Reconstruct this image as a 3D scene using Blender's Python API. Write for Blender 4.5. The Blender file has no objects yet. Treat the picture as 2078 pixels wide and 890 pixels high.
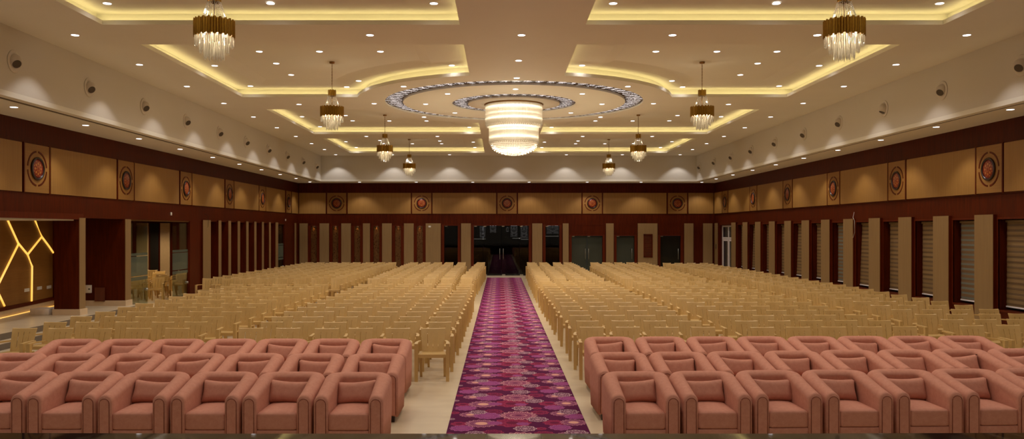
import bpy, bmesh, math, random
import numpy as np
from mathutils import Vector, Matrix

random.seed(7)
SC = bpy.context.scene
COL = SC.collection
PI = math.pi

# ------------------------------------------------------------------ camera, world, exposure
F, VX, VY, CZ = 1680.0, 1014.0, 466.0, 2.4          # focal length and vanishing point in pixels of the 2078 x 890 frame
cam_data = bpy.data.cameras.new('camera')
cam_data.sensor_fit = 'HORIZONTAL'
cam_data.sensor_width = 36.0
cam_data.lens = F / 2078.0 * 36.0
cam_data.shift_x = (1039.0 - VX) / 2078.0
cam_data.shift_y = (VY - 445.0) / 2078.0
cam_data.clip_start, cam_data.clip_end = 0.1, 200.0
cam = bpy.data.objects.new('camera', cam_data)
cam.location = (0, 0, CZ)
cam.rotation_euler = (PI / 2, 0, 0)
COL.objects.link(cam)
SC.camera = cam

SC.view_settings.view_transform = 'Standard'
SC.view_settings.look = 'None'
SC.view_settings.exposure = 0.0
SC.view_settings.gamma = 1.0
SC.view_settings.use_curve_mapping = False
SC.cycles.max_bounces = 7
SC.cycles.diffuse_bounces = 4
SC.cycles.glossy_bounces = 3
SC.cycles.transmission_bounces = 5
SC.cycles.transparent_max_bounces = 12
SC.cycles.sample_clamp_indirect = 4.0
SC.cycles.caustics_reflective = False
SC.cycles.caustics_refractive = False

world = bpy.data.worlds.new('world')
SC.world = world
world.use_nodes = True
world.node_tree.nodes['Background'].inputs[0].default_value = (0.20, 0.24, 0.32, 1)
world.node_tree.nodes['Background'].inputs[1].default_value = 0.05

DOWN_W = 18.0          # one ceiling downlight
SOFFIT_W = 68.0        # one soffit downlight
RIM_W = 40.0           # one downlight of the row along the upper walls
DOWN_COL = (1.0, 0.93, 0.83)
RIM_COL = (1.0, 0.94, 0.90)
COVE_S = 6.2           # LED strip in the coves
COVE_COL = (1.0, 0.81, 0.36)
CHAND_W = 16.0
BIG_W = 200.0
CHAND_COL = (1.0, 0.83, 0.54)

# ------------------------------------------------------------------ helpers
def lin(h):
    h = h.lstrip('#')
    c = [int(h[i:i + 2], 16) / 255 for i in (0, 2, 4)]
    return tuple(x / 12.92 if x <= 0.04045 else ((x + 0.055) / 1.055) ** 2.4 for x in c) + (1.0,)


def tag(o, label=None, cat=None, group=None, kind=None):
    if label: o['label'] = label
    if cat: o['category'] = cat
    if group: o['group'] = group
    if kind: o['kind'] = kind
    return o


class MB:
    def __init__(self):
        self.v, self.f, self.m, self.s = [], [], [], []

    def add(self, vs, fs, mi=0, smooth=False):
        b = len(self.v)
        self.v.extend(tuple(p) for p in vs)
        for q in fs:
            self.f.append(tuple(b + i for i in q))
            self.m.append(mi)
            self.s.append(smooth)
        return self

    def box(self, a, b, mi=0):
        x0, y0, z0 = (min(a[i], b[i]) for i in range(3))
        x1, y1, z1 = (max(a[i], b[i]) for i in range(3))
        vs = [(x0, y0, z0), (x1, y0, z0), (x1, y1, z0), (x0, y1, z0), (x0, y0, z1), (x1, y0, z1), (x1, y1, z1), (x0, y1, z1)]
        return self.add(vs, [(0, 3, 2, 1), (4, 5, 6, 7), (0, 1, 5, 4), (1, 2, 6, 5), (2, 3, 7, 6), (3, 0, 4, 7)], mi)

    def hexa(self, lo, hi, mi=0):
        """lo, hi: four points each, same winding (counter-clockwise from above)."""
        return self.add(list(lo) + list(hi), [(0, 3, 2, 1), (4, 5, 6, 7), (0, 1, 5, 4), (1, 2, 6, 5), (2, 3, 7, 6), (3, 0, 4, 7)], mi)

    def rbox(self, a, b, r, seg=2, mi=0, smooth=True):
        a = [min(a[i], b[i]) for i in range(3)], [max(a[i], b[i]) for i in range(3)]
        a, b = a
        bm = bmesh.new()
        bmesh.ops.create_cube(bm, size=1.0)
        for v in bm.verts:
            v.co = Vector(((a[0] + b[0]) / 2 + v.co.x * (b[0] - a[0]), (a[1] + b[1]) / 2 + v.co.y * (b[1] - a[1]), (a[2] + b[2]) / 2 + v.co.z * (b[2] - a[2])))
        bmesh.ops.bevel(bm, geom=bm.edges[:], offset=r, segments=seg, profile=0.5, affect='EDGES')
        return self.bm(bm, mi, smooth)

    def bm(self, bm, mi=0, smooth=False):
        bm.verts.index_update()
        self.add([tuple(v.co) for v in bm.verts], [[v.index for v in f.verts] for f in bm.faces], mi, smooth)
        bm.free()
        return self

    def lathe(self, prof, n=24, c=(0, 0), mi=0, smooth=True, caps=True):
        """prof: (radius, z) from one end to the other."""
        vs, fs = [], []
        for r, z in prof:
            for k in range(n):
                t = 2 * PI * k / n
                vs.append((c[0] + r * math.cos(t), c[1] + r * math.sin(t), z))
        for i in range(len(prof) - 1):
            for k in range(n):
                k2 = (k + 1) % n
                fs.append((i * n + k, i * n + k2, (i + 1) * n + k2, (i + 1) * n + k))
        self.add(vs, fs, mi, smooth)
        if caps:
            base = len(self.v) - len(vs)
            self.f.append(tuple(base + k for k in range(n))[::-1]); self.m.append(mi); self.s.append(False)
            self.f.append(tuple(base + (len(prof) - 1) * n + k for k in range(n))); self.m.append(mi); self.s.append(False)
        return self

    def tube(self, path, r, n=6, mi=0, closed=False, smooth=True):
        P = [Vector(p) for p in path]
        m = len(P)
        vs, fs = [], []
        up = Vector((0, 0, 1))
        for i in range(m):
            if closed:
                d = P[(i + 1) % m] - P[i - 1]
            else:
                d = P[min(i + 1, m - 1)] - P[max(i - 1, 0)]
            d.normalize()
            u = up if abs(d.dot(up)) < 0.95 else Vector((1, 0, 0))
            a = d.cross(u).normalized()
            b = a.cross(d).normalized()
            for k in range(n):
                t = 2 * PI * k / n
                vs.append(P[i] + a * (r * math.cos(t)) + b * (r * math.sin(t)))
        for i in range(m if closed else m - 1):
            j = (i + 1) % m
            for k in range(n):
                k2 = (k + 1) % n
                fs.append((i * n + k, i * n + k2, j * n + k2, j * n + k))
        if not closed:
            fs.append(tuple(range(n))[::-1])
            fs.append(tuple((m - 1) * n + k for k in range(n)))
        return self.add(vs, fs, mi, smooth)

    def extrude(self, poly, h0, h1, axis='z', mi=0, smooth=False):
        """prism over a 2-D polygon; axis z: (x,y); axis y: polygon (x,z); axis x: polygon (y,z)."""
        def P(p, h):
            return (p[0], p[1], h) if axis == 'z' else ((p[0], h, p[1]) if axis == 'y' else (h, p[0], p[1]))
        n = len(poly)
        vs = [P(p, h0) for p in poly] + [P(p, h1) for p in poly]
        fs = [tuple(range(n))[::-1], tuple(range(n, 2 * n))]
        self.add(vs, fs, mi, False)
        b = len(self.v) - 2 * n
        for k in range(n):
            k2 = (k + 1) % n
            self.f.append((b + k, b + k2, b + n + k2, b + n + k)); self.m.append(mi); self.s.append(smooth)
        return self

    def xf(self, M):
        self.v = [tuple(M @ Vector(p)) for p in self.v]
        return self

    def mesh(self, name, mats):
        me = bpy.data.meshes.new(name)
        me.from_pydata(self.v, [], self.f)
        for mt in (mats if isinstance(mats, (list, tuple)) else [mats]):
            me.materials.append(mt)
        me.polygons.foreach_set('material_index', self.m)
        me.polygons.foreach_set('use_smooth', self.s)
        bm = bmesh.new(); bm.from_mesh(me)
        bmesh.ops.recalc_face_normals(bm, faces=bm.faces[:])
        bm.to_mesh(me); bm.free()
        me.update()
        return me

    def build(self, name, mats, parent=None, loc=None):
        o = bpy.data.objects.new(name, self.mesh(name, mats))
        COL.objects.link(o)
        if parent is not None: o.parent = parent
        if loc is not None: o.location = loc
        return o


def empty(name, loc=(0, 0, 0), rz=0.0):
    o = bpy.data.objects.new(name, None)
    o.empty_display_size = 0.1
    o.location = loc
    o.rotation_euler = (0, 0, rz)
    COL.objects.link(o)
    return o


def kids(o):
    return KIDS.get(o.name) if o.name in KIDS else [c for c in bpy.data.objects if c.parent == o]

KIDS = {}

def freeze(root):
    """remember the children of a finished prototype, so copying stays quick"""
    KIDS[root.name] = [c for c in bpy.data.objects if c.parent == root]
    for c in KIDS[root.name]:
        KIDS[c.name] = [d for d in bpy.data.objects if d.parent == c]


def dup(root, loc, rz=None):
    r = root.copy()
    COL.objects.link(r)
    r.location = loc
    if rz is not None: r.rotation_euler = (0, 0, rz)
    for ch in KIDS[root.name]:
        c = ch.copy(); COL.objects.link(c); c.parent = r
        for g in KIDS[ch.name]:
            d = g.copy(); COL.objects.link(d); d.parent = c
    return r


ORD = ['', 'first', 'second', 'third', 'fourth', 'fifth', 'sixth', 'seventh', 'eighth', 'ninth', 'tenth', 'eleventh', 'twelfth', 'thirteenth',
       'fourteenth', 'fifteenth', 'sixteenth', 'seventeenth', 'eighteenth', 'nineteenth', 'twentieth']


def at(px, py, z):
    """the point at height z that the photograph shows at pixel (px, py)"""
    y = (CZ - z) * F / (py - VY)
    return ((px - VX) / F * y, y, z)


def atY(px, py, y):
    return ((px - VX) / F * y, y, CZ - (py - VY) / F * y)

# ------------------------------------------------------------------ materials
class NT:
    def __init__(self, name):
        self.mat = bpy.data.materials.new(name)
        self.mat.use_nodes = True
        self.t = self.mat.node_tree
        self.b = self.t.nodes['Principled BSDF']
        self.out = self.t.nodes['Material Output']

    def n(self, typ, **kw):
        nd = self.t.nodes.new(typ)
        for k, v in kw.items():
            setattr(nd, k, v)
        return nd

    def l(self, a, b):
        self.t.links.new(a, b)

    def math(self, op, a, b=None, c=None):
        nd = self.n('ShaderNodeMath', operation=op)
        for i, x in enumerate((a, b, c)):
            if x is None: continue
            if isinstance(x, (int, float)): nd.inputs[i].default_value = x
            else: self.l(x, nd.inputs[i])
        return nd.outputs[0]

    def mix(self, fac, a, b, blend='MIX'):
        nd = self.n('ShaderNodeMix', data_type='RGBA', blend_type=blend)
        for sock, x in ((nd.inputs[0], fac), (nd.inputs[6], a), (nd.inputs[7], b)):
            if isinstance(x, (int, float, tuple)): sock.default_value = x
            else: self.l(x, sock)
        return nd.outputs[2]

    def coords(self, which='Object', scale=(1, 1, 1), loc=(0, 0, 0)):
        tc = self.n('ShaderNodeTexCoord')
        mp = self.n('ShaderNodeMapping')
        mp.inputs['Scale'].default_value = scale
        mp.inputs['Location'].default_value = loc
        if which == 'World':
            g = self.n('ShaderNodeNewGeometry')
            self.l(g.outputs['Position'], mp.inputs[0])
        else:
            self.l(tc.outputs[which], mp.inputs[0])
        return mp.outputs[0]

    def noise(self, vec, scale, detail=4, rough=0.55):
        nd = self.n('ShaderNodeTexNoise')
        nd.inputs['Scale'].default_value = scale
        nd.inputs['Detail'].default_value = detail
        nd.inputs['Roughness'].default_value = rough
        self.l(vec, nd.inputs['Vector'])
        return nd.outputs[0]

    def ramp(self, fac, stops):
        nd = self.n('ShaderNodeValToRGB')
        el = nd.color_ramp.elements
        el[0].position, el[0].color = stops[0]
        el[1].position, el[1].color = stops[-1]
        for p, c in stops[1:-1]:
            e = el.new(p); e.color = c
        self.l(fac, nd.inputs[0])
        return nd.outputs[0]

    def bump(self, h, strength=0.2, dist=0.01):
        nd = self.n('ShaderNodeBump')
        nd.inputs['Strength'].default_value = strength
        nd.inputs['Distance'].default_value = dist
        self.l(h, nd.inputs['Height'])
        self.l(nd.outputs[0], self.b.inputs['Normal'])

    def set(self, **kw):
        for k, v in kw.items():
            self.b.inputs[k].default_value = v
        return self


def plain(name, col, rough=0.5, metal=0.0, var=0.06, scale=9.0, **kw):
    m = NT(name)
    c = lin(col) if isinstance(col, str) else col
    lo = tuple(x * (1 - var) for x in c[:3]) + (1,)
    hi = tuple(min(1, x * (1 + var)) for x in c[:3]) + (1,)
    m.l(m.ramp(m.noise(m.coords('World'), scale), [(0.3, lo), (0.7, hi)]), m.b.inputs['Base Color'])
    m.set(Roughness=rough, Metallic=metal, **kw)
    return m.mat


def emit(name, col, s, sample=False):
    m = NT(name)
    c = lin(col) if isinstance(col, str) else tuple(col) + (1,)
    m.set(**{'Base Color': (0.8, 0.8, 0.8, 1), 'Emission Color': c, 'Emission Strength': s, 'Roughness': 0.4})
    if not sample:
        m.mat.cycles.emission_sampling = 'NONE'
    return m.mat


def wood(name, dark, light, scale=(7, 7, 0.5), rough=0.32, spec=0.5):
    m = NT(name)
    v = m.coords('World', scale)
    n1 = m.noise(v, 3.0, 8, 0.62)
    n2 = m.noise(m.coords('World', (0.45, 0.45, 0.12)), 1.4, 2)
    fac = m.math('ADD', m.math('MULTIPLY', n1, 0.75), m.math('MULTIPLY', n2, 0.25))
    m.l(m.ramp(fac, [(0.3, lin(dark)), (0.7, lin(light))]), m.b.inputs['Base Color'])
    m.set(Roughness=rough)
    m.b.inputs['Specular IOR Level'].default_value = spec
    return m.mat


def fluted(name, a, b, along, pitch=0.055, rough=0.5):
    """reeded veneer: fine vertical lines along a wall that runs in x or y"""
    m = NT(name)
    g = m.n('ShaderNodeNewGeometry')
    s = m.n('ShaderNodeSeparateXYZ'); m.l(g.outputs['Position'], s.inputs[0])
    u = s.outputs[0] if along == 'x' else s.outputs[1]
    w = m.math('PINGPONG', m.math('DIVIDE', u, pitch), 0.5)
    line = m.math('LESS_THAN', w, 0.13)
    grain = m.noise(m.coords('World', (30, 30, 0.9)), 1.2, 5)
    body = m.ramp(grain, [(0.3, lin(a)), (0.7, lin(b))])
    m.l(m.mix(m.math('MULTIPLY', line, 0.10), body, (0.09, 0.05, 0.02, 1)), m.b.inputs['Base Color'])
    m.set(Roughness=rough)
    m.bump(w, 0.12, 0.01)
    return m.mat


M = {}
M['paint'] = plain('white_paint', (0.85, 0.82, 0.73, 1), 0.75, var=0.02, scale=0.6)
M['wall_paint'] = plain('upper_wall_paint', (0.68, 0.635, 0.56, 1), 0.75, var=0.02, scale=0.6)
M['dark_gap'] = plain('dark_gap', (0.10, 0.07, 0.04, 1), 0.8)
M['wood'] = wood('red_wood', '#390e00', '#5a1d01', rough=0.45, spec=0.12)
M['wood_trim'] = wood('red_wood_trim', '#431200', '#642003', rough=0.4, spec=0.18)
M['wood_brown'] = wood('brown_board', '#4a1c0c', '#6a3016', rough=0.5)
M['strip_x'] = fluted('reeded_oak_strip_x', '#90662c', '#9c7236', 'x', 0.045)
M['strip_y'] = fluted('reeded_oak_strip_y', '#90662c', '#9c7236', 'y', 0.045)
M['oak'] = wood('oak_panel', '#855a20', '#96692c', scale=(0.6, 0.6, 14), rough=0.5)
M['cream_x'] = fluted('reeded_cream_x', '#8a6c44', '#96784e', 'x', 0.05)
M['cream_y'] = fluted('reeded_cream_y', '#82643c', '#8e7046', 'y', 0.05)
M['cream'] = plain('cream_paint', '#d8bc96', 0.6, var=0.03)
def mk_rosette():
    m = NT('carved_rosette')
    tc = m.n('ShaderNodeTexCoord')
    sx = m.n('ShaderNodeSeparateXYZ'); m.l(tc.outputs['Object'], sx.inputs[0])
    x, z = sx.outputs[0], sx.outputs[2]
    r = m.math('SQRT', m.math('ADD', m.math('MULTIPLY', x, x), m.math('MULTIPLY', z, z)))
    th = m.math('ARCTAN2', z, x)
    pet = m.math('COSINE', m.math('MULTIPLY', th, 8.0))
    ring = m.math('LESS_THAN', m.math('ABSOLUTE', m.math('SUBTRACT', r, 0.115)), m.math('MULTIPLY', m.math('ADD', pet, 0.55), 0.022))
    dots = m.math('MULTIPLY', m.math('LESS_THAN', m.math('ABSOLUTE', m.math('SUBTRACT', r, 0.168)), 0.012), m.math('LESS_THAN', pet, -0.75))
    heart = m.math('LESS_THAN', m.math('ABSOLUTE', m.math('SUBTRACT', r, 0.05)), m.math('MULTIPLY', m.math('ADD', pet, 0.3), 0.014))
    f = m.math('MAXIMUM', m.math('MAXIMUM', ring, dots), heart)
    base = m.ramp(m.noise(m.coords('Object'), 30), [(0.3, lin('#5e150a')), (0.7, lin('#8c2412'))])
    m.l(m.mix(f, base, lin('#b07434')), m.b.inputs['Base Color'])
    m.set(Roughness=0.28)
    return m.mat

M['rosette'] = mk_rosette()
M['rosette_dark'] = plain('rosette_ring', '#260a05', 0.3)
M['rosette_gold'] = plain('rosette_inlay', '#c8843c', 0.3)
M['gold'] = plain('brass', (0.27, 0.14, 0.02, 1), 0.3, 1.0, var=0.12, scale=30)
M['gold_dark'] = plain('aged_brass', (0.28, 0.15, 0.05, 1), 0.4, 1.0)
M['steel'] = plain('brushed_steel', (0.45, 0.42, 0.36, 1), 0.35, 1.0)
M['white_plastic'] = plain('white_plastic', '#e4dccf', 0.4, var=0.02)
M['black_plastic'] = plain('black_plastic', '#14110f', 0.4)
M['riser'] = plain('dark_riser', '#64574a', 0.5)
M['nozzle'] = plain('nozzle_white', '#d8cfc4', 0.45, var=0.02)
M['nozzle_hole'] = plain('nozzle_throat', '#564c42', 0.6)
M['tile_base'] = plain('skirting_tile', '#cdb391', 0.35, var=0.04)
M['stone_block'] = plain('pale_stone', '#dccfc0', 0.7, var=0.08)
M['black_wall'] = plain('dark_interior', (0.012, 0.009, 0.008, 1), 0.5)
M['door_white'] = plain('white_enamel', '#d8ccc6', 0.4, var=0.02)
M['lens'] = emit('downlight_lens', (1.0, 0.95, 0.93), 5.0)
M['led'] = emit('cove_led', COVE_COL, COVE_S, True)
M['branch'] = emit('branch_led', (1.0, 0.50, 0.07), 1.25, True)
M['bulb'] = emit('chandelier_bulb', (1.0, 0.80, 0.52), 14.0)


def mk_chair_plastic():
    m = NT('beige_plastic')
    n = m.noise(m.coords('Object'), 5.0, 3)
    m.l(m.ramp(n, [(0.3, lin('#c39f60')), (0.7, lin('#cca96c'))]), m.b.inputs['Base Color'])
    m.set(Roughness=0.38)
    return m.mat

M['plastic'] = mk_chair_plastic()


def mk_velvet(name, a, b):
    m = NT(name)
    v = m.coords('World')
    n1 = m.noise(v, 22.0, 6, 0.65)
    n2 = m.noise(v, 160.0, 2)
    fac = m.math('ADD', m.math('MULTIPLY', n1, 0.7), m.math('MULTIPLY', n2, 0.3))
    m.l(m.ramp(fac, [(0.32, lin(a)), (0.68, lin(b))]), m.b.inputs['Base Color'])
    m.set(Roughness=0.85)
    m.b.inputs['Sheen Weight'].default_value = 0.25
    m.b.inputs['Sheen Roughness'].default_value = 0.5
    m.b.inputs['Sheen Tint'].default_value = lin('#e8a890')
    m.b.inputs['Specular IOR Level'].default_value = 0.2
    m.bump(n2, 0.12, 0.004)
    return m.mat

M['velvet'] = mk_velvet('salmon_suede', '#bf7f6a', '#ce927c')
M['velvet_welt'] = mk_velvet('salmon_welt', '#7e4434', '#8e5040')
M['sofa_foot'] = plain('sofa_foot', '#2a0f08', 0.4)


def mk_floor():
    m = NT('cream_tile')
    g = m.n('ShaderNodeNewGeometry')
    s = m.n('ShaderNodeSeparateXYZ'); m.l(g.outputs['Position'], s.inputs[0])
    jx = m.math('LESS_THAN', m.math('PINGPONG', m.math('ADD', s.outputs[0], 0.62), 0.6), 0.003)
    jy = m.math('LESS_THAN', m.math('PINGPONG', s.outputs[1], 0.4), 0.003)
    joint = m.math('MAXIMUM', jx, jy)
    n1 = m.noise(m.coords('World', (1, 2.2, 1)), 1.3, 6, 0.6)
    body = m.ramp(n1, [(0.3, lin('#c6b294')), (0.7, lin('#d4c2a4'))])
    m.l(m.mix(m.math('MULTIPLY', joint, 0.5), body, lin('#8a7558')), m.b.inputs['Base Color'])
    m.set(Roughness=0.3)
    m.b.inputs['Specular IOR Level'].default_value = 0.4
    return m.mat

M['floor'] = mk_floor()


def mk_marble():
    m = NT('black_marble')
    v = m.coords('World')
    n1 = m.noise(v, 2.5, 8, 0.7)
    w = m.n('ShaderNodeTexWave'); w.inputs['Scale'].default_value = 1.2; w.inputs['Distortion'].default_value = 14; w.inputs['Detail'].default_value = 5
    m.l(v, w.inputs['Vector'])
    fac = m.math('MULTIPLY', w.outputs[1], n1)
    m.l(m.ramp(fac, [(0.35, (0.018, 0.013, 0.010, 1)), (0.62, (0.085, 0.062, 0.045, 1))]), m.b.inputs['Base Color'])
    m.set(Roughness=0.035)
    m.b.inputs['Specular IOR Level'].default_value = 0.2
    return m.mat

M['marble'] = mk_marble()


def mk_glass(name, tint, gloss=0.08, frost=0.0):
    """thin pane: tinted see-through with a mirror share"""
    m = NT(name)
    t = m.n('ShaderNodeBsdfTransparent'); t.inputs[0].default_value = tint
    g = m.n('ShaderNodeBsdfGlossy'); g.inputs['Roughness'].default_value = 0.02
    lw = m.n('ShaderNodeLayerWeight'); lw.inputs[0].default_value = 0.25
    mx = m.n('ShaderNodeMixShader')
    m.l(m.math('ADD', m.math('MULTIPLY', lw.outputs[0], 0.5), gloss), mx.inputs[0])
    m.l(t.outputs[0], mx.inputs[1]); m.l(g.outputs[0], mx.inputs[2])
    res = mx.outputs[0]
    if frost:
        d = m.n('ShaderNodeBsdfDiffuse'); d.inputs[0].default_value = lin('#6c7262')
        m2 = m.n('ShaderNodeMixShader'); m2.inputs[0].default_value = frost
        m.l(res, m2.inputs[1]); m.l(d.outputs[0], m2.inputs[2]); res = m2.outputs[0]
    m.l(res, m.out.inputs[0])
    return m.mat

M['glass'] = mk_glass('clear_glass', (0.80, 0.86, 0.80, 1), 0.02)
M['glass_dark'] = mk_glass('dark_glass', (0.35, 0.34, 0.32, 1), 0.022)
M['glass_frost'] = mk_glass('frosted_band', (0.7, 0.75, 0.68, 1), 0.02, 0.5)
M['glass_green'] = plain('grey_green_back_painted_glass', '#3c4038', 0.12, var=0.1, scale=1.5)
M['glass_black'] = plain('smoked_glass', '#1b1c18', 0.1, var=0.1, scale=1.5)
M['night_glass'] = plain('night_window_glass', '#20262c', 0.06)


def mk_crystal(name, glow, tr=0.45):
    m = NT(name)
    t = m.n('ShaderNodeBsdfTransparent'); t.inputs[0].default_value = (1, 0.97, 0.92, 1)
    g = m.n('ShaderNodeBsdfGlossy'); g.inputs['Roughness'].default_value = 0.08
    d = m.n('ShaderNodeBsdfTranslucent'); d.inputs[0].default_value = (0.95, 0.9, 0.82, 1)
    a = m.n('ShaderNodeMixShader'); a.inputs[0].default_value = glow
    m.l(g.outputs[0], a.inputs[1]); m.l(d.outputs[0], a.inputs[2])
    b = m.n('ShaderNodeMixShader'); b.inputs[0].default_value = 1 - tr
    m.l(t.outputs[0], b.inputs[1]); m.l(a.outputs[0], b.inputs[2])
    m.l(b.outputs[0], m.out.inputs[0])
    return m.mat

M['crystal'] = mk_crystal('crystal', 0.42, 0.3)
M['crystal_big'] = mk_crystal('crystal_rods', 0.55, 0.30)
M['core'] = emit('chandelier_diffuser', (1.0, 0.79, 0.50), 0.88)
M['ring_lamp'] = emit('chandelier_ring_lamp', (1.0, 0.88, 0.66), 4.0)


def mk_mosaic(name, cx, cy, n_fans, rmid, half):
    """dark brown ring, pale flecks put in as emission and gathered in repeated fans"""
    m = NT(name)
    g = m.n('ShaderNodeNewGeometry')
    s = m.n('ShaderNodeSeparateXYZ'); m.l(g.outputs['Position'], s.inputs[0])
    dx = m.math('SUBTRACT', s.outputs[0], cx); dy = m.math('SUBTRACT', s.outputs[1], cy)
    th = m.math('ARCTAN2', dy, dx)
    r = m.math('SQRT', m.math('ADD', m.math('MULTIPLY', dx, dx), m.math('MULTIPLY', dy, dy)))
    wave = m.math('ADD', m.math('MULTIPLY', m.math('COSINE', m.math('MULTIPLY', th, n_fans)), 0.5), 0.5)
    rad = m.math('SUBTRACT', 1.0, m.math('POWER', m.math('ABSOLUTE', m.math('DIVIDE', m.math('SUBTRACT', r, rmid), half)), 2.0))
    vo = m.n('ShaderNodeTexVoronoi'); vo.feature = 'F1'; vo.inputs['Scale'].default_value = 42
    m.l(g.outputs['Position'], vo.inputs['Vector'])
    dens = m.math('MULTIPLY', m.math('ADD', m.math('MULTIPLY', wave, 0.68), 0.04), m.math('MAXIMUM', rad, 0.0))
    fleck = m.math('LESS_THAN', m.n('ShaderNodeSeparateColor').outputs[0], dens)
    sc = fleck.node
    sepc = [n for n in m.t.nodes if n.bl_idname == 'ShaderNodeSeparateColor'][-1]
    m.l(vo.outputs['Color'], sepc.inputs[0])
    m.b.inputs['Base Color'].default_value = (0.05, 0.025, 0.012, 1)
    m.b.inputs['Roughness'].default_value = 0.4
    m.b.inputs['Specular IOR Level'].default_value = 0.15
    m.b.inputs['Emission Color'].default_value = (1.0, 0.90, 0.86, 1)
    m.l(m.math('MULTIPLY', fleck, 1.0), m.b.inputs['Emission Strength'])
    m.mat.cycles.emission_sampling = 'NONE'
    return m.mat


def mk_damask():
    """emissive lace stand-in: mirrored scroll lines put in as pale glow on dark"""
    m = NT('emissive_lace')
    tc = m.n('ShaderNodeTexCoord')
    s = m.n('ShaderNodeSeparateXYZ'); m.l(tc.outputs['Object'], s.inputs[0])
    ax = m.math('ABSOLUTE', s.outputs[0])
    cb = m.n('ShaderNodeCombineXYZ'); m.l(ax, cb.inputs[0]); m.l(s.outputs[2], cb.inputs[2])
    nn = m.noise(cb.outputs[0], 5.5, 2.0, 0.5)
    f = m.math('GREATER_THAN', m.math('SINE', m.math('MULTIPLY', nn, 52.0)), 0.1)
    m.set(**{'Base Color': (0.02, 0.015, 0.012, 1), 'Roughness': 0.3, 'Emission Color': (0.95, 0.93, 1.0, 1)})
    m.l(m.math('MULTIPLY', f, 0.30), m.b.inputs['Emission Strength'])
    m.mat.cycles.emission_sampling = 'NONE'
    return m.mat

M['damask'] = mk_damask()
M['white_line'] = emit('emissive_white_line', (1.0, 0.95, 0.9), 0.45)  # emissive stand-in for thin bright lines in the entrance glass


def mk_fretwork():
    """carved screen: holes of real transparency in brown board"""
    m = NT('carved_fretwork')
    g = m.n('ShaderNodeNewGeometry')
    mp = m.n('ShaderNodeMapping'); mp.inputs['Scale'].default_value = (1, 1, 0.62)
    m.l(g.outputs['Position'], mp.inputs[0])
    vo = m.n('ShaderNodeTexVoronoi'); vo.feature = 'F1'; vo.inputs['Scale'].default_value = 19.0
    vo.inputs['Randomness'].default_value = 0.8
    m.l(mp.outputs[0], vo.inputs['Vector'])
    hole = m.math('LESS_THAN', vo.outputs['Distance'], 0.40)
    m.b.inputs['Base Color'].default_value = lin('#6a4218')
    m.b.inputs['Roughness'].default_value = 0.45
    tr = m.n('ShaderNodeBsdfTransparent')
    mx = m.n('ShaderNodeMixShader')
    m.l(hole, mx.inputs[0]); m.l(m.b.outputs[0], mx.inputs[1]); m.l(tr.outputs[0], mx.inputs[2])
    m.l(mx.outputs[0], m.out.inputs[0])
    return m.mat

M['fret'] = mk_fretwork()


def mk_blind(name, sheer, opaque):
    m = NT(name)
    g = m.n('ShaderNodeNewGeometry')
    s = m.n('ShaderNodeSeparateXYZ'); m.l(g.outputs['Position'], s.inputs[0])
    u = m.math('FRACT', m.math('DIVIDE', s.outputs[2], 0.118))
    st = m.math('LESS_THAN', u, 0.42)
    weave = m.noise(m.coords('World', (1, 1, 40)), 8, 2)
    a = m.ramp(weave, [(0.3, tuple(x * 0.92 for x in lin(opaque)[:3]) + (1,)), (0.7, lin(opaque))])
    m.l(m.mix(st, a, lin(sheer)), m.b.inputs['Base Color'])
    m.set(Roughness=0.7)
    return m.mat

M['blind'] = mk_blind('zebra_blind_closed', '#5c4426', '#7c6038')
M['blind_open'] = mk_blind('zebra_blind_open', '#64655a', '#6c5030')
M['blind_rail'] = plain('blind_rail', '#86704e', 0.4, var=0.03)
M['blind_rail_low'] = plain('blind_bottom_rail', '#d9d2d6', 0.3, var=0.02)

PER = 1.13   # pattern repeat of the carpet


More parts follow.
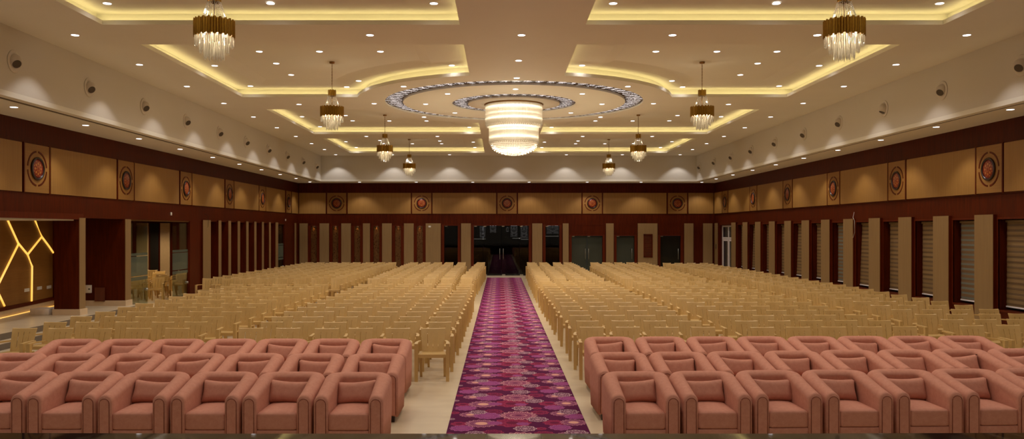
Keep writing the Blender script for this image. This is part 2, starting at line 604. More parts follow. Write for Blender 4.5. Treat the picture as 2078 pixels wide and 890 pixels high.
def mk_carpet():
    m = NT('purple_medallion_carpet')
    grp = bpy.data.node_groups.new('medallion', 'ShaderNodeTree')
    I = grp.interface
    I.new_socket('X', in_out='INPUT', socket_type='NodeSocketFloat')
    I.new_socket('Y', in_out='INPUT', socket_type='NodeSocketFloat')
    I.new_socket('CX', in_out='INPUT', socket_type='NodeSocketFloat')
    I.new_socket('CY', in_out='INPUT', socket_type='NodeSocketFloat')
    I.new_socket('R', in_out='INPUT', socket_type='NodeSocketFloat')
    I.new_socket('Petals', in_out='INPUT', socket_type='NodeSocketFloat')
    I.new_socket('Core', in_out='INPUT', socket_type='NodeSocketFloat')
    I.new_socket('Under', in_out='INPUT', socket_type='NodeSocketColor')
    I.new_socket('Fill', in_out='INPUT', socket_type='NodeSocketColor')
    I.new_socket('Line', in_out='INPUT', socket_type='NodeSocketColor')
    I.new_socket('Centre', in_out='INPUT', socket_type='NodeSocketColor')
    I.new_socket('Open', in_out='INPUT', socket_type='NodeSocketFloat')
    I.new_socket('Color', in_out='OUTPUT', socket_type='NodeSocketColor')
    gi = grp.nodes.new('NodeGroupInput'); go = grp.nodes.new('NodeGroupOutput')
    def mt(op, a, b=None, c=None):
        nd = grp.nodes.new('ShaderNodeMath'); nd.operation = op
        for i, x in enumerate((a, b, c)):
            if x is None: continue
            if isinstance(x, (int, float)): nd.inputs[i].default_value = x
            else: grp.links.new(x, nd.inputs[i])
        return nd.outputs[0]
    def mx(f, a, b):
        nd = grp.nodes.new('ShaderNodeMix'); nd.data_type = 'RGBA'
        for sck, x in ((nd.inputs[0], f), (nd.inputs[6], a), (nd.inputs[7], b)):
            if isinstance(x, (int, float)): sck.default_value = x
            else: grp.links.new(x, sck)
        return nd.outputs[2]
    o = {k.name: k for k in gi.outputs}
    dx = mt('SUBTRACT', o['X'], o['CX'])
    dy = mt('WRAP', mt('SUBTRACT', o['Y'], o['CY']), PER / 2, -PER / 2)
    r = mt('DIVIDE', mt('SQRT', mt('ADD', mt('MULTIPLY', dx, dx), mt('MULTIPLY', dy, dy))), o['R'])
    th = mt('ARCTAN2', dy, dx)
    pet = mt('COSINE', mt('MULTIPLY', th, o['Petals']))
    edge = mt('ADD', 0.93, mt('MULTIPLY', pet, 0.07))
    inside = mt('LESS_THAN', r, edge)
    lace = mt('MULTIPLY', mt('SINE', mt('MULTIPLY', r, 19.0)), mt('ADD', mt('MULTIPLY', mt('COSINE', mt('MULTIPLY', th, mt('MULTIPLY', o['Petals'], 2.0))), 0.7), 0.35))
    rim = mt('GREATER_THAN', r, mt('SUBTRACT', edge, 0.09))
    isline = mt('MAXIMUM', mt('GREATER_THAN', lace, 0.22), rim)
    iscore = mt('LESS_THAN', r, o['Core'])
    body = mx(isline, o['Fill'], o['Line'])
    body = mx(iscore, body, o['Centre'])
    keep = mt('MAXIMUM', mt('MAXIMUM', isline, iscore), mt('SUBTRACT', 1.0, o['Open']))
    res = mx(mt('MULTIPLY', inside, keep), o['Under'], body)
    grp.links.new(res, go.inputs[0])

    tc = m.n('ShaderNodeNewGeometry')
    s = m.n('ShaderNodeSeparateXYZ'); m.l(tc.outputs['Position'], s.inputs[0])
    K = {'ring': ('#7c3a5e', '#b47486', '#dca08e'), 'lacepink': ('#84365e', '#c88a90', '#6c2c52'), 'purple': ('#8a3874', '#a2588a', '#98487e'),
         'white': ('#6a3454', '#c4a0a6', '#b48c98'), 'crimson': ('#821c46', '#9c3050', '#68143a')}
    # crop coordinates of the motifs in one repeat: x, y, half width, kind, petals, core, open
    mot = [(150, 390, 75, 'crimson', 8, 0.3, 0), (680, 372, 140, 'crimson', 9, 0.2, 0.7), (1310, 385, 130, 'crimson', 9, 0.3, 0.5), (940, 525, 262, 'crimson', 10, 0.34, 0),
           (210, 540, 120, 'crimson', 9, 0.4, 0), (1510, 525, 165, 'crimson', 10, 0.4, 0), (1330, 605, 80, 'crimson', 8, 0.3, 0), (1830, 430, 120, 'crimson', 9, 0.3, 0),
           (250, 600, 175, 'purple', 12, 0.3, 0), (1590, 590, 165, 'purple', 12, 0.3, 0), (1080, 540, 95, 'purple', 8, 0.3, 0), (1790, 440, 160, 'purple', 12, 0.3, 0),
           (360, 415, 150, 'ring', 16, 0.36, 0), (1590, 400, 145, 'ring', 16, 0.36, 0), (600, 430, 200, 'purple', 12, 0.3, 0), (515, 535, 230, 'ring', 18, 0.36, 0), (700, 530, 110, 'purple', 10, 0.3, 0),
           (1770, 520, 190, 'ring', 18, 0.36, 0), (1020, 425, 262, 'lacepink', 18, 0.15, 0), (470, 382, 125, 'white', 8, 0.2, 0), (1700, 375, 150, 'white', 8, 0.2, 0),
           (1110, 605, 165, 'white', 8, 0.22, 0), (1280, 478, 152, 'white', 8, 0.22, 0), (100, 475, 60, 'white', 8, 0.2, 0)]
    col = None
    for (cx, cy, hw, kind, pt, core, op) in mot:
        p = at(900 + cx / 6.703, 780 + cy / 6.703, 0.0)
        rad = hw / 6.703 * p[1] / F
        nd = m.n('ShaderNodeGroup'); nd.node_tree = grp
        m.l(s.outputs[0], nd.inputs['X']); m.l(s.outputs[1], nd.inputs['Y'])
        nd.inputs['CX'].default_value = p[0]; nd.inputs['CY'].default_value = p[1]
        nd.inputs['R'].default_value = rad; nd.inputs['Petals'].default_value = pt
        nd.inputs['Core'].default_value = core; nd.inputs['Open'].default_value = op
        a, b, c = K[kind]
        nd.inputs['Fill'].default_value = lin(a); nd.inputs['Line'].default_value = lin(b); nd.inputs['Centre'].default_value = lin(c)
        if col is None: nd.inputs['Under'].default_value = lin('#52083c')
        else: m.l(col, nd.inputs['Under'])
        col = nd.outputs[0]
    pile = m.noise(m.coords('World'), 300, 2)
    m.l(m.mix(0.025, col, m.ramp(pile, [(0.3, (0.05, 0.01, 0.04, 1)), (0.7, (0.5, 0.2, 0.4, 1))])), m.b.inputs['Base Color'])
    m.set(Roughness=0.95)
    m.b.inputs['Specular IOR Level'].default_value = 0.1
    return m.mat

M['carpet'] = mk_carpet()

# ------------------------------------------------------------------ measures of the hall
XL, XR, YB = -10.57, 11.26, 43.4        # wood walls
WL, WR, WB = -9.04, 9.95, 41.9          # white upper walls
ZC, ZS = 6.15, 4.85                     # ceiling, soffit
ZUP = 6.40                              # inside of the coffers
Y0 = -3.0
HX, HY = 0.42, 24.6                     # centre of the ceiling rings

# ------------------------------------------------------------------ floor, stage, platform
mb = MB(); mb.box((-17.5, Y0, -0.12), (XR + 0.8, 52.0, 0.0))
tag(mb.build('floor', M['floor']), 'cream tiled hall floor', 'floor', kind='structure')

mb = MB()
edge = [(-10.5, 6.15), (-6.0, 6.15), (-2.0, 6.10), (2.0, 6.10), (5.0, 6.14), (11.2, 6.24)]
poly = [(-10.5, Y0 + 0.02)] + edge[:] + [(11.2, Y0 + 0.02)]
mb.extrude(poly[::-1], 0.0, 0.9)
tag(mb.build('stage_floor', M['marble']), 'polished black marble stage edge along the bottom of the view', 'stage', kind='structure')

mb = MB()
mb.box((-13.6, 12.0, 0.0), (-10.25, 23.63, 0.27))
mb.box((-10.25, 12.0, 0.0), (-9.93, 23.63, 0.13))
tag(mb.build('floor_platform', M['floor']), 'raised tiled platform with one step beside the alcove', 'platform', kind='structure')

# ------------------------------------------------------------------ ceiling with coffers
def outline(x0, x1, y0, y1, r, n=20):
    """left front coffer in plan; the far inner corner is cut by an arc about the ring centre when r is set"""
    if r is None:
        return [(x0, y0), (x1, y0), (x1, y1), (x0, y1)]
    ya = HY - math.sqrt(r * r - (HX - x1) ** 2)
    xa = HX - math.sqrt(r * r - (HY - y1) ** 2)
    a0 = math.atan2(ya - HY, x1 - HX)
    a1 = math.atan2(y1 - HY, xa - HX)
    if a1 > 0: a1 -= 2 * PI
    pts = [(x0, y0), (x1, y0)]
    for k in range(n + 1):
        a = a0 + (a1 - a0) * k / n
        pts.append((HX + r * math.cos(a), HY + r * math.sin(a)))
    pts.append((x0, y1))
    return pts


def mirror(pts, mx, my):
    return [((2 * HX - x) if mx else x, (2 * HY - y) if my else y) for x, y in pts]


def coffer_shapes(d, dr=None):
    """(outline, mirrored in x, mirrored in y, front?) for the 8 coffers grown outward by d"""
    out = []
    for mx in (0, 1):
        for my in (0, 1):
            out.append(mirror(outline(-7.27 - d, -0.73 + d, 16.77 - d, 23.4 + d, 4.6 - d), mx, my))
            y0 = 8.0 if my == 0 else 2 * HY - 40.4
            out.append(mirror(outline(-7.27 - d, -0.73 + d, (8.0 if my == 0 else 8.8) - d, 15.15 + d, None), mx, my))
    return out


def circle(r, n=96):
    return [(HX + r * math.cos(2 * PI * k / n), HY + r * math.sin(2 * PI * k / n)) for k in range(n)]


def fill(mbx, outer, holes, z):
    bm = bmesh.new()
    es = []
    for loop in [outer] + holes:
        vs = [bm.verts.new((x, y, z)) for x, y in loop]
        for i in range(len(vs)):
            es.append(bm.edges.new((vs[i], vs[(i + 1) % len(vs)])))
    bmesh.ops.triangle_fill(bm, use_beauty=True, use_dissolve=False, edges=es)
    mbx.bm(bm)


def skirt(mbx, loop, z0, z1, loop2=None):
    n = len(loop)
    l2 = loop2 or loop
    vs = [(x, y, z0) for x, y in loop] + [(x, y, z1) for x, y in l2]
    mbx.add(vs, [(i, (i + 1) % n, n + (i + 1) % n, n + i) for i in range(n)])


mb = MB()
C0 = coffer_shapes(0.0)
C1 = coffer_shapes(0.2)
rect = [(WL - 0.02, Y0), (WR + 0.02, Y0), (WR + 0.02, WB + 0.02), (WL - 0.02, WB + 0.02)]
fill(mb, rect, C0 + [circle(3.79)], ZC)
for a, b, c in zip(C0, C1, coffer_shapes(0.02)):
    skirt(mb, a, ZC, ZC + 0.085)                   # lip
    skirt(mb, a, ZC + 0.085, ZC + 0.085, c)
    skirt(mb, c, ZC + 0.085, ZC + 0.05)
    skirt(mb, c, ZC + 0.05, ZC + 0.05, b)          # hidden ledge that carries the LED strip
    skirt(mb, b, ZC + 0.05, ZUP)                   # glowing wall of the cove
# upper ceilings with an inner stepped tray
def inner_shapes(outer):
    d = 0.0 if outer else 1.0
    out = []
    for mx in (0, 1):
        for my in (0, 1):
            out.append(mirror(outline(-6.65 + 0.35 * d, -1.65 - 0.25 * d, 17.4 + 0.5 * d, 22.95 - 0.6 * d, 4.85 + 0.5 * d), mx, my))
            y0 = 8.8 if my == 0 else 9.5
            out.append(mirror(outline(-6.65 + 0.35 * d, -1.65 - 0.25 * d, y0 + 0.5 * d, 14.7 - 0.6 * d, None), mx, my))
    return out
for b, t, t2 in zip(C1, inner_shapes(True), inner_shapes(False)):
    fill(mb, b, [t], ZUP)
    skirt(mb, t, ZUP, ZUP + 0.055, t2)
    fill(mb, t2, [], ZUP + 0.055)
# ring recess and discs in the middle
skirt(mb, circle(3.79), ZC, ZC + 0.05)
skirt(mb, circle(3.27), ZC + 0.05, ZC - 0.015)
fill(mb, circle(3.27), [circle(1.83)], ZC - 0.015)
skirt(mb, circle(1.83), ZC - 0.015, ZC + 0.025)
skirt(mb, circle(1.36), ZC + 0.025, ZC - 0.03)
fill(mb, circle(1.36), [], ZC - 0.03)
ceiling = tag(mb.build('ceiling', M['paint']), 'white false ceiling with glowing coffers and a ringed centre', 'ceiling', kind='structure')

for a in coffer_shapes(0.065):                      # LED strips lying on the ledges behind the lips
    m2 = MB()
    inner = a
    n = len(a)
    cx = sum(p[0] for p in a) / n; cy = sum(p[1] for p in a) / n
    # split long sides so that light sampling stays even
    pts = []
    for i in range(n):
        p, q = a[i], a[(i + 1) % n]
        L = math.hypot(q[0] - p[0], q[1] - p[1]); k = max(1, int(L / 0.8))
        pts += [(p[0] + (q[0] - p[0]) * j / k, p[1] + (q[1] - p[1]) * j / k) for j in range(k)]
    m2.tube([(x, y, ZC + 0.063) for x, y in pts], 0.011, 4, closed=True, smooth=False)
    m2.build('led_strip', M['led'], ceiling)

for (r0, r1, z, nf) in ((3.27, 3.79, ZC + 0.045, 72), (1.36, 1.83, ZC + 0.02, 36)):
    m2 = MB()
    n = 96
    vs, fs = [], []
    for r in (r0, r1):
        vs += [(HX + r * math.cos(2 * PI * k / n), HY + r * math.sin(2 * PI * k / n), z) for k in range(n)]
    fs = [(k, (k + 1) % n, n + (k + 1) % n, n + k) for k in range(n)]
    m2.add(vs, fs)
    o = m2.build('mosaic_ring', mk_mosaic('flecked_dark_ring', HX, HY, nf, (r0 + r1) / 2, (r1 - r0) / 2), ceiling)
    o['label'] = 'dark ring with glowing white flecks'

# slab above everything so no light leaks
mb = MB(); mb.box((-17.5, Y0, ZUP + 0.35), (XR + 0.8, 52.0, ZUP + 0.5))
tag(mb.build('roof_slab', M['paint']), 'slab above the false ceiling', 'slab', kind='structure')

# ------------------------------------------------------------------ upper white walls and soffits
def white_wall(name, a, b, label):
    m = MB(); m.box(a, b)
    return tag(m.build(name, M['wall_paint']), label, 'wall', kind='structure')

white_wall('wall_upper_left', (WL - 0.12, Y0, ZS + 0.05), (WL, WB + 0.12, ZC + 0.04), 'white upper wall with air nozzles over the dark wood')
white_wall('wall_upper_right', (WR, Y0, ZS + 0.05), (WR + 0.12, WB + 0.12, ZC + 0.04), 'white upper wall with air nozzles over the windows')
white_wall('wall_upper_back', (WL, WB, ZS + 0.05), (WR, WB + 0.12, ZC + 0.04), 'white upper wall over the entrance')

def soffit(name, parts, gap, label):
    m = MB()
    for a, b in parts: m.box(a, b, 0)
    for a, b in gap: m.box(a, b, 1)
    tag(m.build(name, [M['paint'], M['dark_gap']]), label, 'soffit', kind='structure')

soffit('trim_1', [((WL - 0.18, Y0, ZS), (WL + 0.006, WB + 0.1, ZS + 0.1)), ((XL, Y0, ZS), (WL - 0.31, YB, ZS + 0.1))],
       [((WL - 0.315, Y0, ZS + 0.012), (WL - 0.175, YB - 1.2, ZS + 0.09))], 'white soffit with a dark air slot above the panelled wall')
soffit('trim_2', [((WR - 0.006, Y0, ZS), (WR + 0.17, WB + 0.1, ZS + 0.1)), ((WR + 0.26, Y0, ZS), (XR, YB, ZS + 0.1))],
       [((WR + 0.165, Y0, ZS + 0.012), (WR + 0.265, YB - 1.2, ZS + 0.09))], 'white soffit with a dark air slot above the windows')
soffit('trim_3', [((WL - 0.13, WB - 0.006, ZS + 0.001), (WR + 0.13, WB + 0.13, ZS + 0.101)), ((WL - 0.29, WB + 0.19, ZS + 0.001), (WR + 0.26, YB, ZS + 0.1))],
       [((WL, WB + 0.13, ZS + 0.010), (WR, WB + 0.20, ZS + 0.09))], 'white soffit above the entrance wall')

# ------------------------------------------------------------------ wood walls
ZB0, ZB1, ZP = 3.23, 4.35, 2.75       # oak strip bottom and top, pillar top
T = 0.4
# left: opening list below ZP
m = MB()
m.box((XL - T, Y0, ZB0 - 0.02), (XL, YB + T, ZS + 0.1))                 # top wood with the oak strip on it
m.box((XL - T, Y0, 2.70), (XL, YB + T, ZB0 - 0.02))                     # band over the openings
m.box((XL - T, Y0, 0), (XL, 12.5, 2.70))
m.box((-12.6, 23.24, 0.0), (XL + 0.05, 23.61, 2.70))                    # wall end beside the glass doors
m.box((XL - 0.10, 28.25, 0), (XL, 29.3, 2.70))                          # dark panel after the glass doors
m.box((XL - 0.35, 29.3, 0), (XL - 0.22, 39.0, 2.70))                    # back of the niches
m.box((XL - 0.10, 40.7, 0), (XL, 42.4, 2.70))
m.box((XL - 0.10, 42.7, 0), (XL, YB + T, 2.70))
tag(m.build('wall_left', M['wood']), 'dark red wood wall with niches, alcove and glass doors', 'wall', kind='structure')

m = MB()
m.box((-12.75, 12.3, 0), (-17.4, 12.5, 2.95))
m.box((-17.5, 12.3, 0), (-17.3, 42.0, 2.95))
m.box((-17.4, 41.8, 0), (XL - 0.3, 42.0, 2.95))
m.box((-17.4, 12.3, 2.95), (XL - 0.3, 42.0, 3.05))
# end wall of the side room that shows through the glass
YR = 36.5
m.box((-17.3, YR, 0), (XL - 0.4, YR + 0.2, 2.95))
tag(m.build('wall_side_room', M['wood']), 'dark wood walls of the room behind the glass doors', 'wall', kind='structure')
m = MB()
for (a, b) in ((325, 344.5), (277, 301)):
    p, q = atY(a, 500, YR - 0.06), atY(b, 500, YR - 0.06)
    m.box((p[0], YR - 0.06, 0), (q[0], YR, 2.7))
tag(m.build('trim_side_room', M['cream']), 'cream panels on the end wall of the side room', 'panel', kind='structure')
m = MB(); p, q = atY(305, 500, YR), atY(322, 500, YR)
m.box((p[0], YR - 0.03, 0), (q[0], YR, 2.68))
tag(m.build('door_side_room', M['black_wall']), 'dark doorway between the cream panels of the side room', 'door', kind='structure')

# right wall
m = MB()
PW0, PWP, PWW = 18.8, 1.865, 0.74
XW = XR + 0.03                        # wood face between the pillars
m.box((XR, Y0, ZB0 - 0.02), (XR + T, YB + T, ZS + 0.1))
m.box((XW, Y0, 2.64), (XR + T, YB + T, ZB0 - 0.02))
m.box((XW, Y0, 0), (XR + T, 40.05, 0.60))
m.box((XW, Y0, 0.6), (XR + T, PW0 - PWP * 2, 2.64))
for k in range(-1, 12):
    a = PW0 + PWP * k
    m.box((XW, a - 0.06, 0.60), (XR + T, a + PWW + 0.10, 2.64))
m.box((XW, PW0 - 2 * PWP, 0.6), (XR + T, PW0 - PWP - 0.06 - 1.0, 2.64))
m.box((XW, 42.45, 0), (XR + T, YB + T, 2.64))
tag(m.build('wall_right', M['wood']), 'dark red wood wall with a row of deep set windows', 'wall', kind='structure')

# back wall with door and screen openings
BX = lambda px: (px - VX) / F * YB
opens = [(901.5, 929, 0.0, 2.64), (961.4, 1073, 0.0, 2.64), (1107, 1135, 0.0, 2.64)]
screens = [(631, 643), (675, 686.6), (719, 731), (758, 770), (802, 813.5), (846, 858)]
solid_doors = [(1160, 1222.7, 2.09), (1251, 1287.4, 2.09), (1340, 1381, 2.09)]
m = MB()
m.box((XL - T, YB, ZB0 - 0.02), (XR + T, YB + T, ZS + 0.1))
m.box((XL - T, YB, 2.64), (XR + T, YB + T, ZB0 - 0.02))
cuts = [(BX(a), BX(b)) for a, b, _, _ in opens] + [(BX(a), BX(b)) for a, b in screens] + [(BX(a), BX(b)) for a, b, _ in solid_doors]
cuts.sort()
x = XL - T
for a, b in cuts:
    m.box((x, YB, 0), (a, YB + T, 2.64)); x = b
m.box((x, YB, 0), (XR + T, YB + T, 2.64))
for a, b, zt in solid_doors:
    m.box((BX(a), YB + 0.01, zt), (BX(b), YB + T, 2.64))
for a, b in screens:
    m.box((BX(a), YB + 0.28, 0), (BX(b), YB + T, 2.64))
tag(m.build('wall_back', M['wood']), 'dark red wood end wall with entrance and carved screens', 'wall', kind='structure')

m = MB()
m.box((XL - T, Y0 - 0.2, 0), (XR + T, Y0, ZUP + 0.4))
tag(m.build('wall_front', M['paint']), 'wall behind the stage', 'wall', kind='structure')

# foyer behind the entrance
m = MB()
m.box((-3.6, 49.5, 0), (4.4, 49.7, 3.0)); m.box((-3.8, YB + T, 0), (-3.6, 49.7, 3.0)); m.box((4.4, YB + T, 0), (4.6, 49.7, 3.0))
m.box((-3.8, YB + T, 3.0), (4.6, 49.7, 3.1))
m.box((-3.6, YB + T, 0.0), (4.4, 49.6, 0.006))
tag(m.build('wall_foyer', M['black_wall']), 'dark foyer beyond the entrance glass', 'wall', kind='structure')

# ------------------------------------------------------------------ pillars (cream, wood-sided)
def pillar(a, b, face, label, kind_mats):
    m = MB()
    m.box(a, b, 0)
    fa, fb = face
    m.box(fa, fb, 1)
    return tag(m.build('pillar', kind_mats), label, 'pillar', 'cream faced pillars', 'structure')

n_p = 0
for k in range(-1, 12):
    a = PW0 + PWP * k
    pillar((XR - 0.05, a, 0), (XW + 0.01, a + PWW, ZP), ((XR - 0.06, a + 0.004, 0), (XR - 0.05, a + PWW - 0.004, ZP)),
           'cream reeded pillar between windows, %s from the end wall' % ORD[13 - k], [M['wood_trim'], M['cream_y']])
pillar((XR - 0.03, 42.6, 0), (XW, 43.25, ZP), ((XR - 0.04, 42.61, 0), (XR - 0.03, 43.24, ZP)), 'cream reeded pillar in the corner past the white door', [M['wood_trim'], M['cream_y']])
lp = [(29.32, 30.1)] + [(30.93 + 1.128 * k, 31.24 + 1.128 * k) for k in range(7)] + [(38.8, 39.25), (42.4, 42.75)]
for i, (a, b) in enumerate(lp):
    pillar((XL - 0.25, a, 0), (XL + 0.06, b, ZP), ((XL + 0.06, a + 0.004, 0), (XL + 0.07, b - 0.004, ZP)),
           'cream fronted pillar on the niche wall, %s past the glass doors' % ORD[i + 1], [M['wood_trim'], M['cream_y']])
# free-standing column and wall end beside the alcove, on tiled bases
m = MB()
m.box((-11.13, 20.68, 0.42), (-10.51, 21.0, 2.70), 0)
m.box((-10.51, 20.69, 0.42), (-10.50, 20.99, 2.70), 1)
m.box((-11.16, 20.65, 0.265), (-10.47, 21.03, 0.42), 2)
tag(m.build('pillar', [M['wood'], M['cream_y'], M['tile_base']]), 'square dark wood column with one cream side on the platform', 'pillar', kind='structure')
m = MB()
m.box((XL + 0.05, 23.25, 0.42), (XL + 0.06, 23.60, 2.70), 0)
m.box((-12.6, 23.20, 0.265), (XL + 0.05, 23.24, 0.42), 1)
m.box((XL + 0.05, 23.20, 0.265), (XL + 0.09, 23.63, 0.42), 1)
tag(m.build('baseboard_left', [M['cream_y'], M['tile_base']]), 'tiled skirting and cream edge of the wall by the glass doors', 'baseboard', kind='structure')
# thin beam casing over the alcove
m = MB()
m.box((XL - 0.05, 12.5, 2.66), (XL + 0.06, 20.9, 2.80))
tag(m.build('trim_4', M['wood_trim']), 'wood beam casing over the alcove', 'beam', kind='structure')

m = MB(); m.box((-13.4, 12.5, 2.63), (XL - 0.06, 20.66, 2.69))
tag(m.build('ceiling_alcove', M['paint']), 'white ceiling of the alcove', 'ceiling', kind='structure')
# dark risers of the platform
m = MB(); m.box((-10.252, 12.0, 0.135), (-10.243, 23.63, 0.262)); m.box((-9.932, 12.0, 0.0), (-9.922, 23.63, 0.122))
tag(m.build('trim_5', M['riser']), 'dark stone risers of the platform step', 'riser', kind='structure')

# back wall cream panels
bp = [(608.3, 624.8), (649, 668), (693, 712.3), (736.9, 751), (775.7, 795), (820, 839.6), (864, 894.5), (935.8, 955.5), (1080, 1100.3), (1142, 1153.7),
      (1229.7, 1245), (1294, 1333.8), (1388.2, 1406.6), (1426.5, 1445.2)]
for i, (a, b) in enumerate(bp):
    m = MB(); m.box((BX(a), YB - 0.06, 0), (BX(b), YB, ZP - 0.01))
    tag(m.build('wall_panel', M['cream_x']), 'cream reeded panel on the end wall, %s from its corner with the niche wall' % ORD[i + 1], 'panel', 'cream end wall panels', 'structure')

# ------------------------------------------------------------------ oak strip with medallions
def strip_panels(side):
    """long oak panels and the square medallion panels between them"""
    out = []
    if side == 'back':
        med = [(662, 705), (834.5, 877), (1007.5, 1050.5), (1180.5, 1223), (1353, 1396)]
        sp = [(BX(a), BX(b)) for a, b in med]
        lo, hi = XL + 0.04, XR - 0.04
    else:
        sp = [(17.44 + 4.28 * 0, 0)]
        Xw = -XL if side == 'left' else XR
        med = [971, 779, 652, 560, 490, 437] if side == 'left' else None
        if side == 'left':
            ys = [(XL * F / (p - VX), XL * F / (q - VX)) for p, q in ((43, 100), (235, 271), (362, 388.5), (454, 474), (524, 538), (577.5, 591))]
        else:
            ys = [(XR * F / (q - VX), XR * F / (p - VX)) for p, q in ((1982, 2039), (1803.5, 1841), (1681, 1706), (1590.5, 1610), (1523, 1537.5), (1466.5, 1479))]
        sp = ys
        d = sp[1][0] - sp[0][0]
        w = sp[0][1] - sp[0][0]
        sp = [(sp[0][0] - d * 3 + 0, 0), (sp[0][0] - d * 2, 0), (sp[0][0] - d, 0)] + sp
        sp = [(a, a + w) if b == 0 else (a, b) for a, b in sp]
        lo, hi = Y0 + 0.1, YB - 0.04
    return sp, lo, hi


def rosette(parent_xf, root):
    """parts of one medallion in the local frame: x along the wall, y out of the wall (towards the room), z up"""
    pass

MED_W = 1.12

def make_medallion():
    root = empty('medallion_panel')
    m = MB(); m.box((-0.50, -0.035, -0.545), (0.50, 0.0, 0.545)); m.build('oak_square', M['oak'], root)
    m = MB()
    m.box((-0.54, -0.045, -0.56), (-0.50, 0.0, 0.56)); b1 = m.build('side_trim', M['wood_trim'], root)
    m = MB(); m.box((0.50, -0.045, -0.56), (0.54, 0.0, 0.56)); m.build('side_trim', M['wood_trim'], root)
    for q in range(4):
        m = MB()
        a0, a1 = q * PI / 2 + 0.11, (q + 1) * PI / 2 - 0.11
        n = 12
        ring = []
        for k in range(n + 1):
            a = a0 + (a1 - a0) * k / n
            ring.append((0.405 * math.cos(a), 0.405 * math.sin(a)))
        inner = []
        for k in range(n, -1, -1):
            a = a0 + (a1 - a0) * k / n
            inner.append((0.365 * math.cos(a), 0.365 * math.sin(a)))
        m.extrude(ring + inner, -0.043, -0.034, 'y'); m.build('arc_inlay', M['wood_trim'], root)
    m = MB(); m.lathe([(0.255, 0.0), (0.268, 0.02), (0.262, 0.04), (0.225, 0.045), (0.215, 0.022)], 40, caps=False)
    m.xf(Matrix.Translation((0, -0.03, 0)) @ Matrix.Rotation(PI / 2, 4, 'X'))
    m.build('round_frame', M['rosette_dark'], root)
    m = MB(); m.lathe([(0.22, 0.0), (0.215, 0.022), (0.17, 0.028), (0.12, 0.03), (0.05, 0.038), (0.004, 0.04)], 40, caps=True)
    m.xf(Matrix.Translation((0, -0.03, 0)) @ Matrix.Rotation(PI / 2, 4, 'X'))
    disc = m.build('rosette', M['rosette'], root)
    return root

med = make_medallion(); freeze(med)
first = True
n_trim = 10
for side in ('left', 'right', 'back'):
    sp, lo, hi = strip_panels(side)
    zc = (ZB0 + ZB1) / 2
    prev = lo
    spans = []
    for i, (a, b) in enumerate(sp):
        spans.append((prev, a)); prev = b
        c = (a + b) / 2
        if side != 'back' and b < 16.5: continue
        loc, rz = {'left': ((XL, c, zc), PI / 2), 'right': ((XR, c, zc), -PI / 2), 'back': ((c, YB, zc), 0.0)}[side]
        o = med if first else dup(med, loc)
        first = False
        o.location = loc; o.rotation_euler = (0, 0, rz)
        if side == 'back':
            lab = 'oak square with red carved rosette on the end wall, %s from the niche corner' % ORD[i + 1]
        else:
            lab = 'oak square with red carved rosette over the %s, %s from the end wall' % ('niche wall' if side == 'left' else 'windows', ORD[len(sp) - i])
        tag(o, lab, 'wall panel', 'rosette panels of the oak strip')
    spans.append((prev, hi))
    for a, b in spans:
        m = MB()
        if side == 'left': m.box((XL - 0.01, a + 0.02, ZB0 + 0.015), (XL + 0.03, b - 0.02, ZB1 - 0.015)); mt = M['strip_y']
        elif side == 'right': m.box((XR - 0.03, a + 0.02, ZB0 + 0.015), (XR + 0.01, b - 0.02, ZB1 - 0.015)); mt = M['strip_y']
        else: m.box((a + 0.02, YB - 0.03, ZB0 + 0.015), (b - 0.02, YB + 0.01, ZB1 - 0.015)); mt = M['strip_x']
        n_trim += 1
        tag(m.build('trim_%d' % n_trim, mt), 'long oak panel of the strip under the soffit', 'panel', 'long oak panels', 'structure')

# ------------------------------------------------------------------ downlights
def spot_data(name, w, col, ang, blend):
    d = bpy.data.lights.new(name, 'SPOT')
    d.energy = w; d.color = col; d.spot_size = math.radians(ang); d.spot_blend = blend; d.shadow_soft_size = 0.04
    return d

def disk_data(name, w, col):
    d = bpy.data.lights.new(name, 'AREA')
    d.shape = 'DISK'; d.size = 0.13; d.spread = math.radians(152); d.energy = w; d.color = col
    return d

SP_DOWN = disk_data('downlight_beam', DOWN_W, DOWN_COL)
SP_EDGE = disk_data('small_downlight_beam', 0.8, RIM_COL)
SP_STAGE_FILL = disk_data('stage_fill_beam', DOWN_W * 0.6, DOWN_COL)  # fill from lamps added over the stage, out of view
SP_SIDE = spot_data('side_room_beam', 110.0, (1.0, 0.74, 0.42), 150, 0.5)
SP_RIM = spot_data('rim_downlight_beam', RIM_W, RIM_COL, 98, 0.35)
SP_SOF = spot_data('soffit_downlight_beam', SOFFIT_W, RIM_COL, 106, 0.5)


def make_downlight():
    root = empty('downlight')
    m = MB(); m.lathe([(0.062, 0.0), (0.086, 0.0), (0.087, -0.003), (0.083, -0.005), (0.070, -0.004), (0.062, 0.0)], 20, caps=False)
    m.build('trim_ring', M['white_plastic'], root)
    m = MB(); m.lathe([(0.071, -0.002), (0.069, -0.007), (0.03, -0.009), (0.004, -0.010)], 20, caps=True)
    m.build('lens', M['lens'], root)
    return root

dl = make_downlight(); freeze(dl)
DL_FIRST = [True]

def downlight(x, y, z, data, label, group):
    if DL_FIRST[0]:
        o = dl; DL_FIRST[0] = False
        o.location = (x, y, z)
    else:
        o = dup(dl, (x, y, z))
    tag(o, label, 'downlight', group)
    L = bpy.data.objects.new('beam', data)
    COL.objects.link(L)
    L.parent = o
    L.location = (0, 0, -0.03)
    return o

